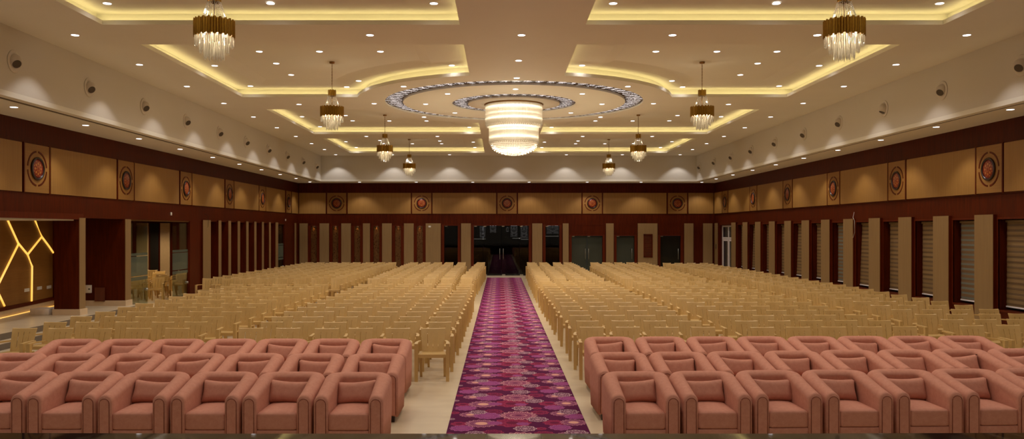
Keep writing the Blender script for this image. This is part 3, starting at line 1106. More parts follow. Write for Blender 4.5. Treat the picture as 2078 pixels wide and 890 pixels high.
colsX = [-8.18, -5.35, -2.5, HX, 3.33, 6.12, 9.0]
PY = [4.6, 7.45, 10.3, 13.1, 15.95, 18.8, 21.65, 24.55, 27.5, 30.4, 33.22, 36.0, 38.65, 41.3]  # nearest rows are out of view, added to light the hall front
DLB = 'small round recessed downlight'
for i, y in enumerate(PY):
    for sx, nm in ((colsX[0], 'niche wall'), (colsX[-1], 'window wall')):
        downlight(sx, y, ZC, SP_RIM, '%s by the white upper %s, %s from the end' % (DLB, nm, ORD[len(PY) - i]), 'ceiling edge downlights')
for yy, nm in ((15.95, 'beam before the coffers with ring arcs'), (33.22, 'beam between the last two coffer pairs'), (41.3, 'margin at the end wall')):
    for j, x in enumerate(colsX[1:-1]):
        downlight(x, yy, ZC, SP_RIM if yy > 40 else SP_DOWN, '%s, %s, %s from the niche wall' % (DLB, nm, ORD[j + 2]), 'ceiling beam downlights')
for x, nm in ((-6.0, 'niche wall'), (6.84, 'window wall')):
    downlight(x, 24.75, ZC, SP_DOWN, '%s between the ring and the %s' % (DLB, nm), 'ceiling beam downlights')
for i, y in enumerate((6.5, 9.5, 12.7, 18.35, 30.95, 37.0)):  # those nearest the stage are unseen, added to light the front seats
    downlight(HX, y, ZC, SP_DOWN, '%s on the central beam, %s from the stage' % (DLB, ORD[i + 1]), 'central beam downlights')
for k in range(8):
    a = 2 * PI * k / 8
    downlight(HX + 4.15 * math.cos(a), HY + 4.15 * math.sin(a), ZC, SP_DOWN, '%s outside the sparkling ring, %s counted from the window side' % (DLB, ORD[k + 1]), 'downlights around the ring')
    downlight(HX + 2.62 * math.cos(a), HY + 2.62 * math.sin(a), ZC - 0.015, SP_DOWN, '%s between the two rings, %s counted from the window side' % (DLB, ORD[k + 1]), 'downlights between the rings')

for i, y in enumerate((-1.6, 1.5)):  # lamps added out of view to light the front sofas and chairs
    for j, x in enumerate(colsX):
        downlight(x, y, ZC, SP_STAGE_FILL, '%s added unseen over the stage, %s row, %s from the niche side' % (DLB, ORD[i + 1], ORD[j + 1]), 'added stage downlights')
for j, x in enumerate(colsX[1:-1]):
    downlight(x, 5.0, ZC, SP_STAGE_FILL, '%s added unseen over the stage edge, %s from the niche side' % (DLB, ORD[j + 2]), 'added stage downlights')

q = 1.0125
c2 = [(-5.4, 18.6, 1), (-4.05, 18.6, 1), (-2.68, 18.6, 1), (-6.86, 19.93, 0), (-5.38, 19.93, 1), (-5.39, 21.4, 1), (-6.85, 22.75, 0), (-3.74, 21.96, 0), (-4.23, 22.9, 0), (-1.15, 19.9, 0)]
c3 = [(-6.9, 28.9, 0), (-6.88, 31.7, 0), (-5.4, 29.0, 1), (-5.4, 30.4, 1), (-4.06, 30.45, 1), (-2.69, 30.45, 1), (-1.17, 31.9, 0)]
c4 = [(-6.89, 37.1, 0), (-6.88, 39.8, 0), (-5.37, 37.1, 1), (-5.38, 38.4, 1), (-4.06, 38.5, 1), (-2.7, 37.3, 1), (-2.7, 38.5, 1), (-1.19, 37.3, 0), (-1.19, 39.8, 0)]
c1 = [(-6.85, 14.45, 0), (-4.0, 14.45, 0), (-1.15, 14.45, 0), (-5.4, 10.3, 1), (-4.05, 9.4, 1), (-2.7, 10.3, 1), (-5.4, 12.6, 1), (-2.7, 12.6, 1), (-1.15, 10.0, 0), (-6.85, 10.0, 0)]  # all but the far row are unseen, added to light the front seats
for nm, lst in (('first', c1), ('second', c2), ('third', c3), ('fourth', c4)):
    for mxr in (0, 1):
        for i, (x, y, tray) in enumerate(sorted(lst, key=lambda t: (t[1], t[0]))):
            x, y = x * q, y * q
            if nm == 'first': y = min(y, 14.9)
            if nm == 'fourth': y = min(y, 40.2)
            X = 2 * HX - x if mxr else x
            downlight(X, y, ZUP + (0.055 if tray else 0.0), SP_DOWN if tray else SP_EDGE, '%s in the %s coffer on the %s side, %s from the stage' % (DLB, nm, 'window' if mxr else 'niche', ORD[i + 1]), 'coffer downlights')

SY = [16.53 + 2.865 * k for k in range(-4, 10)]
for i, y in enumerate(SY):
    downlight(XL + 0.87, y, ZS, SP_SOF, '%s in the soffit over the niche wall, %s from the end' % (DLB, ORD[len(SY) - i]), 'soffit downlights')
    downlight(XR - 0.86, min(y + 0.33, 42.6), ZS, SP_SOF, '%s in the soffit over the windows, %s from the end' % (DLB, ORD[len(SY) - i]), 'soffit downlights')
for i, x in enumerate((-7.2, -4.29, -1.38, 1.51, 4.5, 7.27)):
    downlight(x, 42.56, ZS, SP_SOF, '%s in the soffit over the end wall, %s from the niche wall' % (DLB, ORD[i + 2]), 'soffit downlights')

# ------------------------------------------------------------------ air nozzles
def make_nozzle(aim):
    """wall plane at x = 0, room towards +x"""
    root = empty('air_nozzle')
    m = MB(); m.lathe([(0.13, 0.0), (0.205, 0.0), (0.212, 0.006), (0.205, 0.014), (0.15, 0.02), (0.13, 0.012)], 32, caps=False)
    m.xf(Matrix.Rotation(PI / 2, 4, 'Y')); m.build('flange', M['nozzle'], root)
    R = Matrix.Translation((0.012, 0, 0)) @ Vector(aim).to_track_quat('Z', 'Y').to_matrix().to_4x4()
    def clamp(mb_):
        mb_.xf(R); mb_.v = [(max(x, 0.002), y, z) for x, y, z in mb_.v]
    m = MB()
    prof = [(0.136 * math.cos(t), 0.136 * math.sin(t)) for t in [-0.75 + (0.86 + 0.75) * k / 13 for k in range(14)]]
    prof += [(0.083, 0.112), (0.078, 0.085)]
    m.lathe(prof, 28, caps=False); clamp(m)
    ball = m.build('ball', M['nozzle'], root)
    m = MB(); m.lathe([(0.080, 0.106), (0.074, 0.065), (0.004, 0.06)], 24, caps=True); clamp(m); m.build('throat', M['nozzle_hole'], ball)
    freeze(root)
    return root

NZ = {}
for k in range(10):
    y = 15.4 + 2.815 * k
    for side_ in (0, 1):
        loc = ((WL, y, 5.53) if side_ == 0 else (WR, y + 0.38, 5.53))
        aim = (0.66, -0.42, -0.52) if side_ == 0 else ((0.66, 0.42, -0.52) if k != 2 else (0.45, 0.05, -0.9))
        if aim not in NZ: NZ[aim] = o = make_nozzle(aim); o.location = loc
        else: o = dup(NZ[aim], loc)
        o.rotation_euler = (0, 0, PI * side_)
        tag(o, 'white ball air nozzle on the upper wall over the %s, %s from the end' % ('windows' if side_ else 'niches', ORD[10 - k]), 'air nozzle', 'ball air nozzles')

# ------------------------------------------------------------------ windows and blinds
for k in range(-1, 11):
    a, b = PW0 + PWP * k + PWW + 0.10, PW0 + PWP * (k + 1) - 0.06
    nmb = 11 - k
    root = empty('window_%d' % nmb, (XW, (a + b) / 2, 0.6))
    tag(root, 'tall narrow window between cream pillars, %s from the white door' % ORD[nmb], 'window', 'windows of the side wall', 'structure')
    h = (b - a) / 2
    m = MB()
    for (p, q2) in (((-0.015, -h - 0.045, -0.045), (0.02, -h, 2.085)), ((-0.015, h, -0.045), (0.02, h + 0.045, 2.085)), ((-0.015, -h, 2.04), (0.02, h, 2.085)), ((-0.015, -h, -0.045), (0.02, h, 0.0))):
        m.box(p, q2)
    m.build('frame', M['wood_trim'], root)
    m = MB(); m.box((0.30, -h, 0.0), (0.33, h, 2.04)); m.build('pane', M['night_glass'], root)
    # blind: its own thing, hung in the reveal
    br = empty('window_blind', (XW + 0.17, (a + b) / 2, 0))
    openb = k in (0, 4)
    slant = {6: 0.10, 3: 0.13, 9: 0.10}.get(k, 0.02 * ((k * 7) % 3))
    tag(br, '%s zebra blind in the window %s from the white door' % ('half open grey and brown' if openb else ('slanting brown' if slant > 0.05 else 'closed brown'), ORD[nmb]), 'blind', 'zebra window blinds')
    m = MB(); m.rbox((-0.03, -h + 0.02, 2.565), (0.03, h - 0.02, 2.625), 0.012); m.build('head_rail', M['blind_rail'], br)
    zb = 0.69
    m = MB()
    nz_ = 24
    vs, fs = [], []
    for j in range(nz_ + 1):
        z = 2.565 + (zb - 2.565) * j / nz_
        off = slant * (j / nz_)
        xo = -0.012 if j % 2 else 0.0
        for (yy, dx2) in ((-h + 0.05, 0), (h - 0.05 + off * 0.5, 0), (h - 0.05 + off * 0.5, 0.006), (-h + 0.05, 0.006)):
            vs.append((xo * 0.5 + dx2 - 0.05 * (j / nz_) * (slant > 0.05), yy, z))
    for j in range(nz_):
        for c in range(4):
            fs.append((j * 4 + c, j * 4 + (c + 1) % 4, (j + 1) * 4 + (c + 1) % 4, (j + 1) * 4 + c))
    m.add(vs, fs); m.build('fabric', M['blind_open' if openb else 'blind'], br)
    m = MB(); m.rbox((-0.02 - 0.05 * (slant > 0.05), -h + 0.045, zb - 0.035), (0.015 - 0.05 * (slant > 0.05), h - 0.045 + slant * 0.5, zb), 0.008); m.build('bottom_rail', M['blind_rail_low'], br)

# white glazed door in the far corner of the window wall
root = empty('door_8', (XR + 0.16, 41.25, 0))
tag(root, 'white glazed double door in the corner of the window wall', 'door', kind='structure')
m = MB()
w = 1.15
for a, b in (((-0.03, -w, 0), (0.04, -w + 0.08, 2.62)), ((-0.03, w - 0.08, 0), (0.04, w, 2.62)), ((-0.03, -0.04, 0), (0.04, 0.04, 2.62)),
             ((-0.027, -w + 0.08, 2.55), (0.037, w - 0.08, 2.618)), ((-0.027, -w + 0.08, 1.95), (0.037, w - 0.08, 2.03))):
    m.box(a, b)
m.build('frame', M['door_white'], root)
for s_ in (-1, 1):
    y0, y1 = (0.05, w - 0.09) if s_ > 0 else (-w + 0.09, -0.05)
    m = MB()
    m.box((-0.02, y0, 0.02), (0.02, y0 + 0.10, 1.94)); m.box((-0.02, y1 - 0.10, 0.02), (0.02, y1, 1.94))
    m.box((-0.018, y0 + 0.10, 0.02), (0.018, y1 - 0.10, 0.55)); m.box((-0.018, y0 + 0.10, 1.84), (0.018, y1 - 0.10, 1.938))
    lf = m.build('leaf', M['door_white'], root)
    m = MB(); m.box((0.0, y0 + 0.10, 0.55), (0.012, y1 - 0.10, 1.84)); m.build('pane', M['night_glass'], lf)
    m = MB(); m.box((0.0, y0 - 0.01, 2.03), (0.012, y1 + 0.01, 2.55)); m.build('transom_pane', M['night_glass'], root)
m = MB(); m.rbox((XR - 0.055, 42.9, 1.42), (XR - 0.04, 42.98, 1.66), 0.004)
tag(m.build('wall_switch', M['black_plastic']), 'black wall switch on the corner pillar past the white door', 'switch')

# ------------------------------------------------------------------ doors and screens of the end wall
def door_frame(m, x0, x1, z1, w=0.10):
    m.box((x0 - w, YB - 0.03, 0), (x0, YB + 0.05, z1 + w * 0.4)); m.box((x1, YB - 0.03, 0), (x1 + w, YB + 0.05, z1 + w * 0.4)); m.box((x0, YB - 0.03, z1), (x1, YB + 0.05, z1 + w * 0.4))

def bar(m, x, z0, z1, y):
    m.tube([(x, y, z0), (x, y, z1)], 0.0115, 8)
    m.tube([(x, y, z0 + 0.06), (x, y + 0.06, z0 + 0.06)], 0.009, 6)
    m.tube([(x, y, z1 - 0.06), (x, y + 0.06, z1 - 0.06)], 0.009, 6)

def end_door(n, px0, px1, zt, mat, handles, label, leaves):
    x0, x1 = BX(px0), BX(px1)
    root = empty('door_%d' % n)
    tag(root, label, 'door', kind='structure')
    m = MB(); door_frame(m, x0, x1, zt, 0.13); m.build('frame', M['wood_trim'], root)
    ws = [x0 + (x1 - x0) * f for f in leaves]
    for a, b in zip(ws[:-1], ws[1:]):
        m = MB(); m.box((a + 0.008, YB + 0.10, 0.01), (b - 0.008, YB + 0.115, zt - 0.01)); lf = m.build('leaf', mat, root)
        for hp in handles:
            hx = BX(hp)
            if a <= hx < b:
                m = MB(); bar(m, hx, 0.85, 1.42, YB + 0.04); m.build('handle', M['steel'], lf)
        m = MB(); m.box((a + 0.03, YB + 0.09, zt - 0.05), (a + 0.16, YB + 0.125, zt - 0.012)); m.build('patch_fitting', M['steel'], lf)
        m = MB(); m.box((a + 0.03, YB + 0.09, 0.012), (a + 0.20, YB + 0.125, 0.06)); m.build('floor_fitting', M['steel'], lf)
    return root

end_door(1, 901.5, 929, 2.62, M['glass_dark'], [], 'narrow dark glass side light before the main entrance', [0, 1])
end_door(2, 961.4, 1073, 2.62, M['glass_dark'], [1014.3, 1021.3], 'wide dark glass main entrance at the end of the purple carpet', [0, 0.17, 0.503, 0.83, 1])
end_door(3, 1107, 1135, 2.62, M['glass_dark'], [], 'narrow dark glass side light past the main entrance', [0, 1])
end_door(4, 1160, 1222.7, 2.09, M['glass_green'], [1188, 1194.7], 'grey green glass double door under a wood header', [0, 0.505, 1])
end_door(5, 1251, 1287.4, 2.09, M['glass_green'], [1282.7], 'grey green glass single door with one bar handle', [0, 1])
end_door(6, 1340, 1381, 2.09, M['glass_black'], [1376.8], 'smoked black glass single door with one bar handle', [0, 1])

def make_screen():
    root = empty('carved_screen')
    m = MB()
    hw = 0.155
    for a, b in (((-hw - 0.16, -0.04, 0), (-hw, 0.0, 2.62)), ((hw, -0.04, 0), (hw + 0.16, 0.0, 2.62)), ((-hw, -0.04, 2.60), (hw, 0.0, 2.66))):
        m.box(a, b)
    m.build('frame', M['wood_trim'], root)
    m = MB(); m.box((-hw, 0.05, 0.02), (hw, 0.075, 2.6)); m.build('fretwork', M['fret'], root)
    m = MB(); m.lathe([(0.004, 2.604), (0.03, 2.604), (0.03, 2.62)], 12); m.xf(Matrix.Translation((0, 0.015, 0))); m.build('lamp', M['lens'], root)
    return root

scr = make_screen(); freeze(scr)
SCR_L = bpy.data.lights.new('screen_lamp', 'SPOT'); SCR_L.energy = 3.0; SCR_L.color = (1, 0.62, 0.22); SCR_L.spot_size = math.radians(70); SCR_L.spot_blend = 0.8; SCR_L.shadow_soft_size = 0.02
for i, (a, b) in enumerate(screens):
    loc = ((BX(a) + BX(b)) / 2, YB, 0)
    if i == 0: o = scr; o.location = loc
    else: o = dup(scr, loc)
    tag(o, 'tall narrow carved fretwork screen, %s from the niche corner' % ORD[i + 1], 'screen', 'carved screens of the end wall')
    L = bpy.data.objects.new('lamp_beam', SCR_L); COL.objects.link(L); L.parent = o; L.location = (0, 0.012, 2.57)
    L.rotation_euler = (math.radians(4), 0, 0)

# louvred red panel
root = empty('louvre_panel', ((BX(1305.6) + BX(1323.7)) / 2, YB - 0.06, 1.57))
tag(root, 'red wood louvred panel framed on the cream wall', 'vent panel')
m = MB(); hw, hh = 0.235, 0.61
for a, b in (((-hw, -0.03, -hh), (-hw + 0.05, 0, hh)), ((hw - 0.05, -0.03, -hh), (hw, 0, hh)), ((-hw, -0.03, hh - 0.05), (hw, 0, hh)), ((-hw, -0.03, -hh), (hw, 0, -hh + 0.05))):
    m.box(a, b)
m.build('frame', M['wood_trim'], root)
m = MB()
for k in range(16):
    z = -hh + 0.055 + k * 0.07
    m.hexa([(-hw + 0.05, -0.012, z), (hw - 0.05, -0.012, z), (hw - 0.05, 0, z + 0.02), (-hw + 0.05, 0, z + 0.02)], [(-hw + 0.05, -0.012, z + 0.012), (hw - 0.05, -0.012, z + 0.012), (hw - 0.05, 0, z + 0.06), (-hw + 0.05, 0, z + 0.06)])
m.build('louvre', M['wood'], root)

p = atY(872, 459.5, YB - 0.07)
m = MB(); m.rbox((p[0] - 0.065, YB - 0.075, p[2] - 0.045), (p[0] + 0.065, YB - 0.06, p[2] + 0.045), 0.004)
tag(m.build('notice_card', M['white_plastic']), 'small white card high on the cream panel of the end wall', 'sign')

# emissive stand-ins added in the foyer for bright shapes in the entrance glass
YF = 47.6
for i, (a, b, t, bt) in enumerate(((973.5, 985, 458, 482), (994, 1007, 456.5, 471.5), (1027, 1032.5, 460, 470), (1036, 1050, 456.5, 480), (1056.5, 1070.5, 456.5, 483), (1109, 1134, 455.5, 474))):
    p, q3 = atY(a, t, YF), atY(b, bt, YF)
    m = MB(); hw = (q3[0] - p[0]) / 2; hh = (p[2] - q3[2]) / 2
    m.box((-hw, -0.015, -hh), (hw, 0.015, hh))
    o = m.build('lace_stand_in', M['damask'], loc=((p[0] + q3[0]) / 2, YF, (p[2] + q3[2]) / 2))
    tag(o, 'emissive white lace stand-in added behind the entrance glass, %s from the niche side' % ORD[i + 1], 'emissive stand-in', 'lace stand-ins added in the foyer')
for i, (a, b, y) in enumerate(((961, 985.5, 484.5), (1040, 1057, 483), (1057, 1073, 485.3), (1106, 1135.5, 478.8))):
    p, q3 = atY(a, y, YF), atY(b, y, YF)
    m = MB(); m.box((p[0], YF - 0.02, p[2] - 0.02), (q3[0], YF + 0.02, p[2] + 0.02))
    tag(m.build('line_stand_in', M['white_line']), 'thin white emissive line added in the dark foyer, %s from the niche side' % ORD[i + 1], 'tube light', 'emissive lines added in the foyer')

# ------------------------------------------------------------------ glass doors on the niche wall
def side_glass(n, y0, y1, leaves, label, handles):
    root = empty('door_%d' % n)
    tag(root, label, 'door', kind='structure')
    m = MB(); m.box((XL - 0.11, y0, 2.66), (XL - 0.02, y1, 2.70)); m.build('head_rail', M['gold_dark'], root)
    for (a, b, ang, za, zb) in leaves:
        piv = (XL - 0.06, a, 0)
        L = b - a
        m = MB(); m.box((-0.006, 0, 0.02), (0.006, L, za)); m.box((-0.006, 0, zb), (0.006, L, 2.64))
        lf = m.build('leaf', M['glass'], root)
        lf.location = piv; lf.rotation_euler = (0, 0, ang)
        m = MB(); m.box((-0.007, 0, za + 0.13), (0.007, L, zb - 0.10)); m.box((-0.007, 0, za), (0.007, L, za + 0.10)); m.box((-0.007, 0, zb - 0.08), (0.007, L, zb)); m.build('frosted_band', M['glass_frost'], lf)
        for t in handles:
            m = MB(); m.lathe([(0.004, -0.05), (0.035, -0.045), (0.04, 0.0), (0.035, 0.045), (0.004, 0.05)], 12)
            m.xf(Matrix.Translation((0, L - 0.07 if t > 0 else 0.07, 0.62)) @ Matrix.Rotation(PI / 2, 4, 'Y')); m.build('lock_knob', M['steel'], lf)
    return root

side_glass(7, 23.62, 28.25, [(23.66, 24.98, 0, 0.92, 1.72), (26.9, 28.2, 0, 0.95, 1.74)], 'open frameless glass doors with frosted bands to the side room', [1])
side_glass(9, 39.25, 40.75, [(39.3, 40.65, 0, 0.95, 1.74)], 'frameless glass door with frosted band near the far corner', [1])

# ------------------------------------------------------------------ alcove with the branching light wall
A0, A1 = Vector((-12.1, 20.04, 0)), Vector((-12.57, 23.4, 0))
ad = (A1 - A0).normalized()                     # along the wall
an = Vector((ad.y, -ad.x, 0))                   # towards the hall
if an.x < 0: an = -an
def on_wall(px, py):
    """where the view ray of a pixel meets the alcove wall"""
    d = Vector(((px - VX) / F, 1.0, -(py - VY) / F))
    o = Vector((0, 0, CZ))
    t = (A0 - o).dot(an) / d.dot(an)
    return o + d * t
m = MB()
s0, s1 = A0 - ad * 7.4, A0 + ad * 5.2
th = -an * 0.2
m.hexa([s0 + th, s1 + th, s1, s0], [p + Vector((0, 0, 2.75)) for p in (s0 + th, s1 + th, s1, s0)])
alc = tag(m.build('wall_alcove', wood('alcove_veneer', '#8a5c26', '#a06e32', scale=(0.4, 0.4, 9), rough=0.45)), 'brown veneer alcove wall with glowing branch lines', 'wall', kind='structure')
m = MB()
e = an * 0.03; e2 = an * 0.05
m.hexa([s0, s1, s1 + e, s0 + e], [p + Vector((0, 0, 0.43)) for p in (s0, s1, s1 + e, s0 + e)], 0)
m.hexa([p + Vector((0, 0, 0.43)) for p in (s0, s1, s1 + e2, s0 + e2)], [p + Vector((0, 0, 0.52)) for p in (s0, s1, s1 + e2, s0 + e2)], 1)
tag(m.build('baseboard_alcove', [M['tile_base'], M['wood_trim']]), 'tiled skirting with a wood rail under the glowing wall', 'baseboard', kind='structure')
paths = [[(14, 445), (36, 493), (55, 516), (64, 540), (63, 611)], [(36, 496), (0, 568), (-14, 597)], [(55, 516), (84, 480), (70, 446)], [(84, 480), (99, 500), (118, 528)], [(-14, 575), (0, 603), (8, 620)]]
for pth in paths:
    m = MB()
    pts = [on_wall(*p) + an * 0.012 for p in pth]
    m.tube(pts, 0.026, 6); o = m.build('light_line', M['branch'], alc); o['label'] = 'glowing golden branch line'
m = MB(); m.tube([s0 + an * 0.07 + Vector((0, 0, 0.275)), s1 + an * 0.07 + Vector((0, 0, 0.275))], 0.012, 5)
tag(m.build('floor_light_strip', M['branch']), 'thin golden light strip along the foot of the alcove wall', 'light strip')
for i, (px, py) in enumerate(((54, 588), (79.5, 584), (99, 582))):
    p = on_wall(px, py)
    m = MB(); a, b = ad * 0.15, Vector((0, 0, 0.042))
    m.hexa([p - a - b, p + a - b, p + a - b + an * 0.012, p - a - b + an * 0.012], [p - a + b, p + a + b, p + a + b + an * 0.012, p - a + b + an * 0.012])
    tag(m.build('wall_socket', M['white_plastic']), 'white socket plate on the alcove wall, %s from the stage' % ORD[i + 1], 'socket', 'alcove sockets')
pa, pb = at(60.5, 639, 0.27), at(108, 637, 0.27)
m = MB(); m.rbox((pa[0], pa[1], 0.27), (pa[0] + 0.47, pa[1] + 0.45, 0.43), 0.012)
tag(m.build('stone_block', M['stone_block']), 'pale rectangular stone block lying on the platform in the alcove', 'block')
p = atY(175.5, 578, 23.2); q3 = atY(186, 594, 23.2)
root = empty('switch_box', (p[0] + 0.06, 23.24, p[2] - 0.11)); tag(root, 'white distribution box on the dark wood wall of the platform', 'switch box')
m = MB(); m.rbox((-0.08, -0.06, -0.11), (0.075, 0, 0.11), 0.006); m.build('case', M['white_plastic'], root)
m = MB(); m.box((0.0, -0.066, -0.015), (0.05, -0.06, 0.015)); m.build('breaker_window', M['black_plastic'], root)
p = atY(193, 583, 23.2); q3 = atY(213, 611, 23.2)
m = MB(); m.box((p[0], 23.17, q3[2]), (q3[0], 23.20, p[2]))
tag(m.build('board', M['wood_brown']), 'small brown board leaning on the dark wood wall', 'board')
downlight(-11.6, 19.6, 2.70, SP_SOF, 'small round downlight in the low alcove ceiling', 'alcove downlights')
downlight(-11.6, 16.6, 2.70, SP_SOF, 'small round downlight of the alcove nearer the stage', 'alcove downlights')
for x, y in ((-12.3, 27.0), (-13.6, 31.0), (-12.3, 31.0), (-14.8, 34.5)):
    downlight(x, y, 2.95, SP_SIDE, 'small round downlight in the side room ceiling', 'side room downlights')

# small white boxes and loose cables on the wood bands
for i, (px, py) in enumerate(((346.5, 433.6), (579, 446))):
    y = XL * F / (px - VX); z = CZ - (py - VY) / F * y
    m = MB(); m.rbox((XL, y - 0.04, z - 0.05), (XL + 0.03, y + 0.04, z + 0.05), 0.006)
    tag(m.build('wall_sensor', M['white_plastic']), 'tiny white sensor on the wood band above the %s glass door' % ('open' if i == 0 else 'far'), 'sensor')
def cable(pts, xw, xtop, label, mat):
    P3 = []
    for i, (px, py) in enumerate(pts):
        y = xw * F / (px - VX)
        P3.append((xtop if i == 0 else xw, y, CZ - (py - VY) / F * y))
    m = MB(); m.tube(P3, 0.006, 5)
    tag(m.build('loose_cable', mat), label, 'cable')
cable([(419, 433), (422, 438), (423, 446), (422, 461)], XL + 0.075, XL, 'dark loose cable hanging over the first cream pillar', M['black_plastic'])
cable([(1729, 430), (1731, 441), (1734, 448), (1734.4, 471), (1731, 482)], XR - 0.066, XR, 'pale loose cable hanging beside a cream window pillar', M['white_plastic'])

# ------------------------------------------------------------------ carpets
m = MB(); m.box((-0.63, 6.3, 0.0), (1.07, 41.6, 0.008))
tag(m.build('carpet', M['carpet']), 'long purple medallion carpet down the aisle to the entrance', 'carpet')
m = MB(); m.box((-10.2, 25.35, 0.0), (-1.5, 27.0, 0.008))
tag(m.build('carpet', M['carpet']), 'purple carpet strip across the chair block towards the side doors', 'carpet')

# ------------------------------------------------------------------ chandeliers
def strand(m, p, q, n, r):
    p, q = Vector(p), Vector(q)
    for k in range(n):
        c = p.lerp(q, (k + 0.5) / n)
        L = (q - p).length / n * 0.46
        m.add([c + Vector((0, 0, L)), c + Vector((r, 0, 0)), c + Vector((0, r, 0)), c - Vector((r, 0, 0)), c - Vector((0, r, 0)), c - Vector((0, 0, L))],
              [(0, 1, 2), (0, 2, 3), (0, 3, 4), (0, 4, 1), (5, 2, 1), (5, 3, 2), (5, 4, 3), (5, 1, 4)])


def prism(m, x, y, z0, z1, r, a):
    ca, sa = math.cos(a), math.sin(a)
    sq = [(x + r * math.cos(a + PI / 2 * j), y + r * math.sin(a + PI / 2 * j)) for j in range(4)]
    tip = (z0 - z1) * 0.16
    vs = [(px, py, z0) for px, py in sq] + [(px, py, z1 + tip) for px, py in sq] + [(x, y, z1)]
    m.add(vs, [(0, 1, 2, 3), (0, 1, 5, 4), (1, 2, 6, 5), (2, 3, 7, 6), (3, 0, 4, 7), (4, 5, 8), (5, 6, 8), (6, 7, 8), (7, 4, 8)])


def fluted_band(m, r, z0, z1, n, amp, jag):
    """ring of upright half-round flutes of unequal length, one joined sheet"""
    vs, fs = [], []
    N = n * 4
    for k in range(N):
        t = 2 * PI * k / N
        ph = (k % 4) / 4
        rr = r + amp * math.sin(PI * ph)
        f = (k // 4) % 2
        a, b = z0 - (jag if f else 0), z1 + (jag if f else 0)
        vs += [(rr * math.cos(t), rr * math.sin(t), a), (rr * math.cos(t), rr * math.sin(t), b), ((rr - 0.012) * math.cos(t), (rr - 0.012) * math.sin(t), a), ((rr - 0.012) * math.cos(t), (rr - 0.012) * math.sin(t), b)]
    for k in range(N):
        i, j = k * 4, ((k + 1) % N) * 4
        fs += [(i, j, j + 1, i + 1), (i + 2, i + 3, j + 3, j + 2), (i, i + 2, j + 2, j), (i + 1, j + 1, j + 3, i + 3)]
    m.add(vs, fs)


CH_L = bpy.data.lights.new('chandelier_glow', 'POINT'); CH_L.energy = CHAND_W; CH_L.color = CHAND_COL; CH_L.shadow_soft_size = 0.05

CH_L2 = bpy.data.lights.new('chandelier_upper_glow', 'POINT'); CH_L2.energy = 5.0; CH_L2.color = CHAND_COL; CH_L2.shadow_soft_size = 0.03

def make_chandelier():
    root = empty('crystal_chandelier')     # origin where it is fixed to the ceiling
    m = MB(); m.lathe([(0.02, -0.045), (0.06, -0.04), (0.065, -0.01), (0.065, 0.0)], 20); m.build('ceiling_rose', M['gold_dark'], root)
    m = MB()
    z = -0.04; k = 0
    while z > -0.70:
        cx = 0.010
        pts = []
        for j in range(10):
            t = 2 * PI * j / 10
            u, w2 = cx * math.cos(t), 0.024 * math.sin(t)
            pts.append((u, 0, z - 0.024 + w2) if k % 2 else (0, u, z - 0.024 + w2))
        m.tube(pts, 0.0045, 4, closed=True)
        z -= 0.036; k += 1
    o = m.build('chain', M['gold_dark'], root)
    m = MB(); fluted_band(m, 0.088, -0.82, -0.69, 16, 0.008, 0.012); m.lathe([(0.004, -0.70), (0.086, -0.70), (0.086, -0.71), (0.004, -0.71)], 20, caps=False); m.build('top_collar', M['gold'], root)
    m = MB()
    m.tube([(0, 0, -0.71), (0, 0, -1.4)], 0.009, 8); m.build('stem', M['gold_dark'], root)
    m = MB()
    for k in range(26):
        t = 2 * PI * k / 26
        strand(m, (0.082 * math.cos(t), 0.082 * math.sin(t), -0.80), (0.185 * math.cos(t), 0.185 * math.sin(t), -1.13), 15, 0.0075)
    o = m.build('bead_strands', M['crystal'], root); o['kind'] = 'stuff'
    m = MB(); fluted_band(m, 0.272, -1.31, -1.10, 44, 0.012, 0.02); m.build('fluted_band', M['gold'], root)
    m = MB(); m.lathe([(0.05, -1.20), (0.262, -1.20), (0.262, -1.215), (0.05, -1.215)], 32, caps=False); m.build('lamp_plate', M['gold'], root)
    for (n, r, z0, z1, nm) in ((56, 0.262, -1.28, -1.47, 'upper'), (44, 0.20, -1.30, -1.565, 'middle'), (32, 0.137, -1.32, -1.66, 'lower')):
        m = MB()
        for k in range(n):
            t = 2 * PI * k / n
            prism(m, r * math.cos(t), r * math.sin(t), z0, z1 + 0.014 * ((k * 7) % 3), 0.0078, t)
        if nm == 'lower':
            for k in range(10):
                t = 2 * PI * k / 10
                prism(m, 0.07 * math.cos(t), 0.07 * math.sin(t), z0, z1, 0.0078, t)
        o = m.build('crystal_tier', M['crystal'], root); o['kind'] = 'stuff'
    for k in range(6):
        t = 2 * PI * k / 6
        m = MB(); m.lathe([(0.004, -1.215), (0.014, -1.23), (0.022, -1.27), (0.016, -1.31), (0.004, -1.325)], 10)
        m.xf(Matrix.Translation((0.165 * math.cos(t), 0.165 * math.sin(t), 0))); m.build('bulb', M['bulb'], root)
    return root

ch = make_chandelier(); freeze(ch)
first = True
for yc, row in ((11.75, 'first'), (20.0, 'second'), (29.2, 'third'), (37.1, 'fourth')):
    for mxr in (0, 1):
        x = -4.05 if not mxr else 2 * HX + 4.05
        loc = (x, yc, ZUP + 0.055)
        if first: o = ch; o.location = loc; first = False
        else: o = dup(ch, loc)
        tag(o, 'brass and crystal chandelier in the %s coffer from the stage, %s side' % (row, 'window' if mxr else 'niche'), 'chandelier', 'small brass chandeliers')
        L = bpy.data.objects.new('glow', CH_L); COL.objects.link(L); L.parent = o; L.location = (0, 0, -1.36)
        L = bpy.data.objects.new('upper_glow', CH_L2); COL.objects.link(L); L.parent = o; L.location = (0, 0.03, -1.05)

